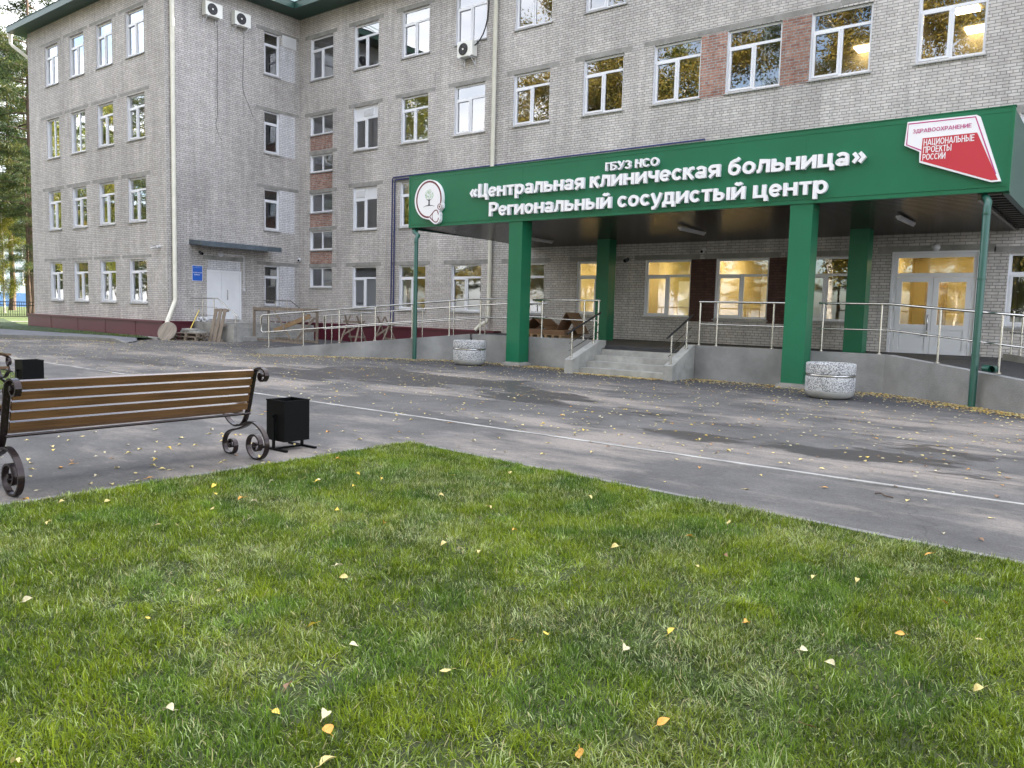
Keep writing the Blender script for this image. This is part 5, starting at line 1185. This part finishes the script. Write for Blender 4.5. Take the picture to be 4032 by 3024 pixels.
n = 26000; u = rng.random(n); x_ = -30.2 - u * 24; yfr = np.interp(-x_, [29.3, 31, 35, 38.9, 48, 62], [-8.0, -8.05, -8.6, -9.15, -10.75, -12.9]); ybk = np.interp(-x_, [29.9, 31, 43, 50, 60], [-7.1, -7.08, -7.08, -6, -4])
y_ = yfr + (ybk - yfr) * rng.random(n); co, f, cc = blades(x_, y_, .07, rng, 1.6, 5); cc *= .55
o = link('verge_grass', fast_mesh('verge_grass', co, f, cc, GRASSM, 5)); o['kind'] = 'stuff'

# ------------------------------------------------------------------ fallen leaves
LV = [(0, -.5), (.16, -.42), (.36, -.2), (.38, .0), (.27, .22), (.12, .40), (0, .56), (-.12, .40), (-.27, .22), (-.38, .0), (-.36, -.2), (-.16, -.42)]
LCOL = {'pale yellow': (.63, .51, .20), 'cream': (.60, .53, .34), 'orange': (.66, .33, .05), 'brown': (.26, .145, .07), 'yellow': (.78, .56, .08)}
def leaf_mesh(nm, col, v):
    b = MB(); r_ = random.Random(v); cup = r_.uniform(.15, .8); tw = r_.uniform(-.6, .6); bend = r_.uniform(-.8, .6)
    P = [(x, y, cup * abs(x) * .8 + bend * y * y + tw * x * y) for x, y in LV]
    zc = min(p[2] for p in P); P = [(x, y, z - zc) for x, y, z in P]
    mid = [(0, y, bend * y * y - zc) for y in (-.3, 0, .3)]
    b.add(P + mid, [(0, 1, 12), (1, 2, 12), (2, 3, 13, 12), (3, 4, 14, 13), (4, 5, 14), (5, 6, 14), (6, 7, 14), (7, 8, 14), (8, 9, 13, 14), (9, 10, 12, 13), (10, 11, 12), (11, 0, 12)])
    b.tube([(0, -.48, P[0][2]), (.03, -.7, P[0][2] + .05), (.08, -.95, P[0][2] + .02)], .018, 4)
    m = bpy.data.materials.get('leaf ' + nm) or mat('leaf ' + nm, col, .55, vary=.22, vscale=5)
    return b.mesh('fallen_leaf', m)
LM = {k: [leaf_mesh(k, c, i) for i in range(4)] for k, c in LCOL.items()}
lr = random.Random(9)
def put_leaf(x, y, z, s, kind, label, group, tilt=.25):
    o = link('fallen_leaf', LM[kind][lr.randrange(4)], None, (x, y, z)); o.rotation_euler = (lr.uniform(-tilt, tilt), lr.uniform(-tilt, tilt), lr.uniform(0, 6.28)); o.scale = (s * lr.uniform(.75, 1.05), s, s)
    return tag(o, label, 'leaf', group)
GLN = 'fallen leaves on the lawn'
special = [(-2.0, -21.04, 'orange', .052, 'bright orange leaf lying on the near lawn between two pale leaves'), (-2.08, -20.99, 'cream', .05, 'cream leaf lying on the lawn just beyond the bright orange leaf'),
           (-1.85, -21.16, 'pale yellow', .055, 'large pale yellow leaf on the near lawn in front of the orange leaf'), (-3.41, -20.56, 'pale yellow', .05, 'pale yellow leaf on the left part of the lawn beside a twig like stem')]
for x, y, k, s, lb in special: put_leaf(x, y, .052, s, k, lb, GLN, .45)
lawn_pts = [(-3.14, -20.02), (-3.3, -19.92), (-2.54, -21.78), (-2.36, -20.93), (-2.5, -21.32), (-2.23, -21.08), (-1.99, -20.06), (-1.92, -19.92), (-1.59, -19.81), (-1.52, -19.52), (-1.84, -18.57), (-1.29, -20.61), (-2.9, -19.22), (-3.04, -18.71), (-4.2, -17.28), (-4.48, -17.71), (-1.28, -18.3), (-1.08, -18.22), (-.65, -18.28), (-.37, -19.22), (-.88, -19.38), (-.73, -18.85), (-1.79, -18.3), (-2.48, -17.12), (-1.55, -17.15), (-2.09, -17.54), (-.88, -17.42), (-4.83, -19.42), (-4.64, -20.1), (-4.75, -20.17), (-5.24, -20.61), (-4.24, -19.16), (-4.94, -19.45), (-5.57, -20.1), (-3.34, -20.96), (-3.94, -21.22), (-4.34, -20.74), (-3.16, -19.24), (-4.8, -18.25)]
for i in range(38): lawn_pts.append((lr.uniform(-5.8, .4), lr.uniform(-20.6, -17.3)))
for x, y in lawn_pts:
    if y > -16.9 - (x + 6) * .0667: continue
    k = lr.choices(['pale yellow', 'cream', 'orange', 'yellow', 'brown'], [5, 2.5, 1.4, 3, 1.2])[0]
    put_leaf(x, y, lr.uniform(.044, .058), lr.uniform(.034, .05), k, 'small %s leaf lying loose on the green lawn' % k, GLN, .6)
path_n = 0
while path_n < 215:
    if lr.random() < .68: x, y = -6.1 - 4.6 * lr.random() ** 1.3, lr.uniform(-20.6, -16.2)
    else: x, y = lr.uniform(-8, .8), lr.uniform(-17.0, -13.6)
    if y < -16.55 - (x + 6.0) * .0667 and x > -6.1: continue
    k = lr.choices(['pale yellow', 'cream', 'orange', 'yellow', 'brown'], [5, 4, .7, 1.6, 1.2])[0]
    put_leaf(x, y, .006, lr.uniform(.034, .058), k, 'small %s leaf lying on the grey asphalt path' % k, 'fallen leaves on the asphalt', .18); path_n += 1
# the rest of the litter, thousands of leaves: one mass
n1 = 5200; X = rng.uniform(-30, 2.5, n1); Y = -15.2 + (9.4) * rng.random(n1) ** .8
def along(p, q, n, off, sd): t_ = rng.random(n); d = np.array([q[0] - p[0], q[1] - p[1]]); d2 = d / np.hypot(*d); nn = np.array([d2[1], -d2[0]]); o_ = np.abs(rng.normal(0, sd, n)) + off; return p[0] + d[0] * t_ + nn[0] * o_, p[1] + d[1] * t_ + nn[1] * o_
segs = [along(OL1, OL0, 1300, .05, .5), along(OL0, (-10.9, -5.5), 900, .05, .45), along((-12.6, -5.55), (-10.9, -5.55), 700, .08, .16), along((-10.6, -6.5), (-8.3, -6.5), 650, .03, .18), along((-9.6, -6.5), (-8.3, -6.5), 420, .03, .10),
        along((-8, -5.5), (-3.9, -5.5), 950, .1, .5), along((-3.9, -5.5), (2.5, -10.4), 2600, .05, .32), along((-7.9, -5.6), (-7.2, -5.6), 160, .05, .12), along((-2.5, -6.6), (2.5, -10.4), 1500, .05, .15),
        along((-36, -15), (-29.3, -9.5), 420, .03, .16), along((-29.3, -9.5), (-27.6, -9.5), 60, .03, .15), (rng.uniform(-13.5, -6.2, 260), rng.uniform(-24, -20.6, 260)), (rng.uniform(-10.5, -8.4, 14), rng.uniform(-6.3, -5.6, 14))]
X = np.concatenate([X] + [s[0] for s in segs]); Y = np.concatenate([Y] + [s[1] for s in segs]); n = len(X)
px, py = np.array([-3.9, -5.5]), None
keep = ~((X > -10.6) & (X < -8.3) & (Y > -6.5) & (Y < -5.2)) & ~((X > -15) & (X < -3.9) & (Y > -5.5))
dl = (X - OL0[0]) * (-.543) - (Y - OL0[1]) * (-.839); keep &= ~((X < -15) & (X > -20.4) & ((Y - (OL0[1] + (X - OL0[0]) * .6473)) > -.05)) & ~((X > -3.9) & ((Y - (OR0[1] - (X - OR0[0]) * .769)) > -.08))
X, Y = X[keep], Y[keep]; n = len(X)
s = rng.uniform(.030, .052, n); an = rng.random(n) * 6.28; lv = np.array([(0, -.5), (.36, -.2), (.3, .22), (0, .56), (-.3, .22), (-.36, -.2)])
ca, sa = np.cos(an), np.sin(an); tl = rng.normal(0, .22, (n, 2)); zb_ = rng.random(n) * .012 + .006
co = np.zeros((n, 6, 3))
for k, (a, c) in enumerate(lv):
    co[:, k, 0] = X + (a * ca - c * sa) * s; co[:, k, 1] = Y + (a * sa + c * ca) * s; co[:, k, 2] = zb_ + np.abs(a) * s * .35 + np.maximum(0, (a * tl[:, 0] + c * tl[:, 1])) * s
pal = np.array([LCOL[k] for k in ('pale yellow', 'cream', 'orange', 'brown', 'yellow')]); pk = rng.choice(5, n, p=[.36, .34, .06, .14, .10]); tint = (pal[pk] * rng.uniform(.65, 1.1, (n, 1)))
o = link('leaf_litter', fast_mesh('leaf_litter', co.reshape(-1, 3), np.arange(n * 6).reshape(-1, 6), np.repeat(tint, 6, 0), LITTERM, 6)); o['kind'] = 'stuff'
# twigs
b = MB(); b.tube(smooth_path([(0, 0, .008), (.05, .01, .02), (.11, -.01, .015), (.17, .02, .01)], 4), .006, 6); o = b.build('twig', BARKP, None, (-1.62, -15.6, 0), R(-30)); tag(o, 'short dark twig lying on the asphalt by the white line', 'twig')

# ------------------------------------------------------------------ trees
def grow(seed, H, kind):
    r_ = np.random.default_rng(seed); tb = MB()
    lean = r_.normal(0, .25, 2)
    tp = [(lean[0] * (i / 9) ** 1.5 * H * .05 + r_.normal(0, .05), lean[1] * (i / 9) ** 1.5 * H * .05 + r_.normal(0, .05), H * i / 9 * .97 - .15) for i in range(10)]
    rb = H * .0085 if kind != 'pine' else H * .0095
    tb.tube(tp, [rb * (1.25 if i == 0 else 1) * (1 - i / 9.6) + .01 for i in range(10)], 9)
    T = lambda h: np.array([np.interp(h, [p[2] for p in tp], [p[k] for p in tp]) for k in range(3)])
    C = []; Dr = []
    nl = 46 if kind == 'pine' else 40
    for i in range(nl):
        fh = (.26 if kind == 'pine' else .14) + (.72 if kind == 'pine' else .82) * (i + r_.random()) / nl; base = T(fh * H); az = r_.random() * 6.28
        if kind == 'pine': L = H * .20 * (1.02 - fh) ** .6 * r_.uniform(.55, 1.15) + .4; el = r_.uniform(-.25, .25)
        else: L = H * .20 * math.sin(math.pi * min(1, (fh - .06) / .98)) ** .7 * r_.uniform(.5, 1.15) + .3; el = r_.uniform(.35, .95)
        P = [base]; d = np.array([math.cos(az) * math.cos(el), math.sin(az) * math.cos(el), math.sin(el)])
        for s_ in range(5):
            P.append(P[-1] + d * L / 5); d = d + np.array([r_.normal(0, .12), r_.normal(0, .12), (-.05 if kind == 'pine' else -.16)]); d /= np.linalg.norm(d)
        tb.tube([tuple(p) for p in P], [rb * .33 * (1 - fh * .6) * (1 - k / 5.6) + .008 for k in range(6)], 5, cap=False)
        m_ = int((14 if kind == 'pine' else 12) * (L / (H * .16)) + 3)
        for q in range(m_):
            t_ = r_.uniform(.25, 1.05); k = min(4, int(t_ * 5)); p = P[k] + (P[k + 1] - P[k]) * (t_ * 5 - k)
            C.append(p + r_.normal(0, L * .10, 3) * np.array([1, 1, .55])); Dr.append(d)
    C = np.array(C); return tb, C, r_
def crown(C, r_, kind, per, cols):
    n = len(C) * per; c = np.repeat(C, per, 0); cl = np.repeat(np.arange(len(C)), per)
    if kind == 'pine': off = r_.normal(0, 1, (n, 3)) * np.array([.34, .34, .15]); Ls, Ws = r_.uniform(.13, .28, n), r_.uniform(.012, .03, n)
    else: off = r_.normal(0, 1, (n, 3)) * np.array([.42, .42, .46]); off[:, 2] -= np.abs(r_.normal(0, .35, n)); Ls, Ws = r_.uniform(.06, .13, n), r_.uniform(.045, .085, n)
    c = c + off; d = r_.normal(0, 1, (n, 3)); d[:, 2] -= .5 if kind != 'pine' else 0; d /= np.linalg.norm(d, axis=1)[:, None]
    q = np.cross(d, r_.normal(0, 1, (n, 3))); q /= np.linalg.norm(q, axis=1)[:, None]
    co = np.stack([c - d * Ls[:, None], c + q * Ws[:, None], c + d * Ls[:, None], c - q * Ws[:, None]], 1).reshape(-1, 3)
    cols = np.array(cols); tb_ = r_.random(len(C)); mixv = np.clip(tb_[cl] * .7 + r_.random(n) * .45 - .05, 0, .999) * (len(cols) - 1); i = mixv.astype(int); fr = (mixv - i)[:, None]
    t = cols[i] * (1 - fr) + cols[np.minimum(i + 1, len(cols) - 1)] * fr; t = t * r_.uniform(.75, 1.2, (n, 1))
    return co, np.arange(n * 4).reshape(-1, 4), np.repeat(t, 4, 0)
PINE = [(.022, .045, .018), (.035, .065, .022), (.06, .085, .025), (.12, .12, .03)]
GOLD = [(.08, .095, .022), (.17, .15, .035), (.31, .235, .05), (.44, .34, .08)]
YGRN = [(.06, .10, .02), (.13, .18, .03), (.28, .27, .04), (.44, .36, .06)]
protos = {}
def proto(nm, seed, H, kind, per, cols, bark):
    tb, C, r_ = grow(seed, H, kind); co, fa, ti = crown(C, r_, kind, per, cols)
    protos[nm] = (tb.mesh('trunk', bark), fast_mesh('crown', co, fa, ti, LEAFM, 4))
proto('pine1', 1, 27, 'pine', 46, PINE, BARKP); proto('pine2', 2, 25, 'pine', 46, PINE, BARKP)
proto('birch1', 3, 27, 'birch', 62, GOLD, BARKB); proto('birch2', 4, 25, 'birch', 62, YGRN, BARKB); proto('birch3', 6, 29, 'birch', 62, GOLD, BARKB)
def tree(nm, x, y, z, rz, s, label, group):
    kn = 'pine_tree' if nm.startswith('pine') else 'birch_tree'
    t = thing(kn, label, 'tree', (x, y, z), R(rz), group); t.scale = (s, s, s)
    link('trunk', protos[nm][0], t); link('crown', protos[nm][1], t)
G1 = 'trees beyond the left wing'
for nm, x, y, rz, s, lb in (('pine1', -60.5, .3, 20, 1.0, 'tall dark pine standing nearest the corner of the left wing'), ('pine2', -64, -2.6, 130, 1.02, 'tall dark pine left of the wing behind the black fence'), ('pine2', -72, 3.2, 60, .9, 'dark pine between the tall pines beyond the fence'),
                            ('birch1', -77, -.5, 200, .8, 'golden birch farther back beyond the black fence'), ('pine2', -84, 9, 250, 1.05, 'far pine near the pale blue building'), ('pine1', -72, -8, 300, 1.0, 'dark pine left of the black fence'), ('birch3', -66, 8, 90, .85, 'golden birch behind the left wing wall'), ('pine1', -92, 3, 10, 1.1, 'far pine standing before the pale blue building'), ('pine2', -58, 6.5, 10, .62, 'small dark pine close behind the wing corner'), ('pine1', -67, -.6, 33, 1.02, 'dark pine in the gap above the black fence'), ('pine2', -76, 1.6, 190, 1.05, 'dark pine in the second row beyond the fence'), ('pine1', -86, 4.6, 120, 1.1, 'dark pine in the third row beyond the fence'), ('birch2', -64, -.2, 0, .33, 'low yellow green birch just beyond the fence posts'), ('pine1', -99, 8, 210, 1.1, 'farthest pine before the pale blue building'), ('pine2', -57, -1.2, 10, .42, 'young dark pine close behind the black fence'), ('pine1', -63, 2.4, 10, .36, 'young pine low beside the wing corner'), ('birch2', -88, 6, 0, .5, 'low yellow green birch far behind the fence')):
    tree(nm, x, y, backz(x, y) - .05, rz, s, lb, G1)
G2 = 'trees facing the hospital, seen mirrored in its windows'
k = 0
tr_ = random.Random(21); xx_ = 14.0; k = 0
while xx_ > -158:
    far = xx_ < -62; mid = -62 < xx_ < -50
    nm = tr_.choice(['birch1', 'birch2', 'birch3', 'birch1', 'birch3', 'pine1'] if not far else ['pine1', 'pine2', 'pine2', 'birch2'])
    tree(nm, xx_ + tr_.uniform(-1, 1), -42 + tr_.uniform(-3, 2), -.02, tr_.uniform(0, 360), tr_.uniform(.72, .82) if mid else tr_.uniform(1.05, 1.2), 'tall autumn tree in the row facing the hospital front', G2)
    if k % 2 == 0: tree(tr_.choice(['birch1', 'birch2', 'birch3']), xx_ + tr_.uniform(-2, 2), -36 + tr_.uniform(-2, 2), -.02, tr_.uniform(0, 360), tr_.uniform(.28, .45), 'young low birch before the row of tall trees facing the hospital', G2)
    if far: tree(tr_.choice(['pine1', 'pine2']), xx_ + tr_.uniform(-2, 2), -37 + tr_.uniform(-2, 2), -.02, tr_.uniform(0, 360), tr_.uniform(.3, .42), 'young low tree at the far end of the row facing the wing', G2)
    tree(tr_.choice(['pine1', 'pine2', 'birch2']), xx_ + tr_.uniform(-2, 2), -54 + tr_.uniform(-3, 3), -.02, tr_.uniform(0, 360), tr_.uniform(.5, .65), 'middling tree behind the tall row facing the hospital', G2)
    xx_ -= tr_.uniform(3.6, 5.2) * (1.25 if far else 1); k += 1
# ------------------------------------------------------------------ fence and far building on the left
fn = thing('metal_fence', 'low black metal fence with concrete posts left of the wing', 'fence')
fp = [(-53.5 - k * .35, -6.6 + k * 2.4) for k in range(6)]
for k, (x, y) in enumerate(fp):
    z = backz(x, y); b = MB(); b.box(x - .11, x + .11, y - .11, y + .11, z - .05, z + 1.05); b.build('post', CONC, fn)
for k in range(5):
    p, q = fp[k], fp[k + 1]; b = MB(); z0, z1 = backz(*p), backz(*q)
    for h in (.12, .80, 1.0): b.beam((*p, z0 + h), (*q, z1 + h), .04, .05)
    for i in range(1, 18):
        t_ = i / 18; x, y, z = p[0] + (q[0] - p[0]) * t_, p[1] + (q[1] - p[1]) * t_, z0 + (z1 - z0) * t_; b.box(x - .01, x + .01, y - .01, y + .01, z + .1, z + 1.0)
    b.build('bar_panel', BLACK, fn)
pb = thing('pale_blue_building', 'distant pale blue building with deep blue base behind the trees', 'building', (-112, 4, .45))
b = MB(); b.box(0, 10, 0, 46, 1.6, 10.5); b.build('wall', PALEB, pb)
b = MB(); b.box(-.1, 10.1, -.1, 46.1, 0, 1.6); b.build('base_wall', DEEPB, pb)
b = MB(); b.prism([(-.5, 10.5), (10.5, 10.5), (5, 13)], lambda x, z: (x, -.5, z), lambda x, z: (x, 46.5, z)); b.build('roof', ROOFM, pb)
for fl in range(3):
    for k in range(14):
        b = MB(); y = 1.5 + k * 3.2; b.box(9.95, 10.06, y, y + 1.4, 2.6 + fl * 2.8, 4.1 + fl * 2.8); w_ = b.build('window', PVC, pb)
        b = MB(); b.quad((10.065, y + .1, 2.7 + fl * 2.8), (10.065, y + 1.3, 2.7 + fl * 2.8), (10.065, y + 1.3, 4.0 + fl * 2.8), (10.065, y + .1, 4.0 + fl * 2.8)); b.build('pane', DARKG, w_)
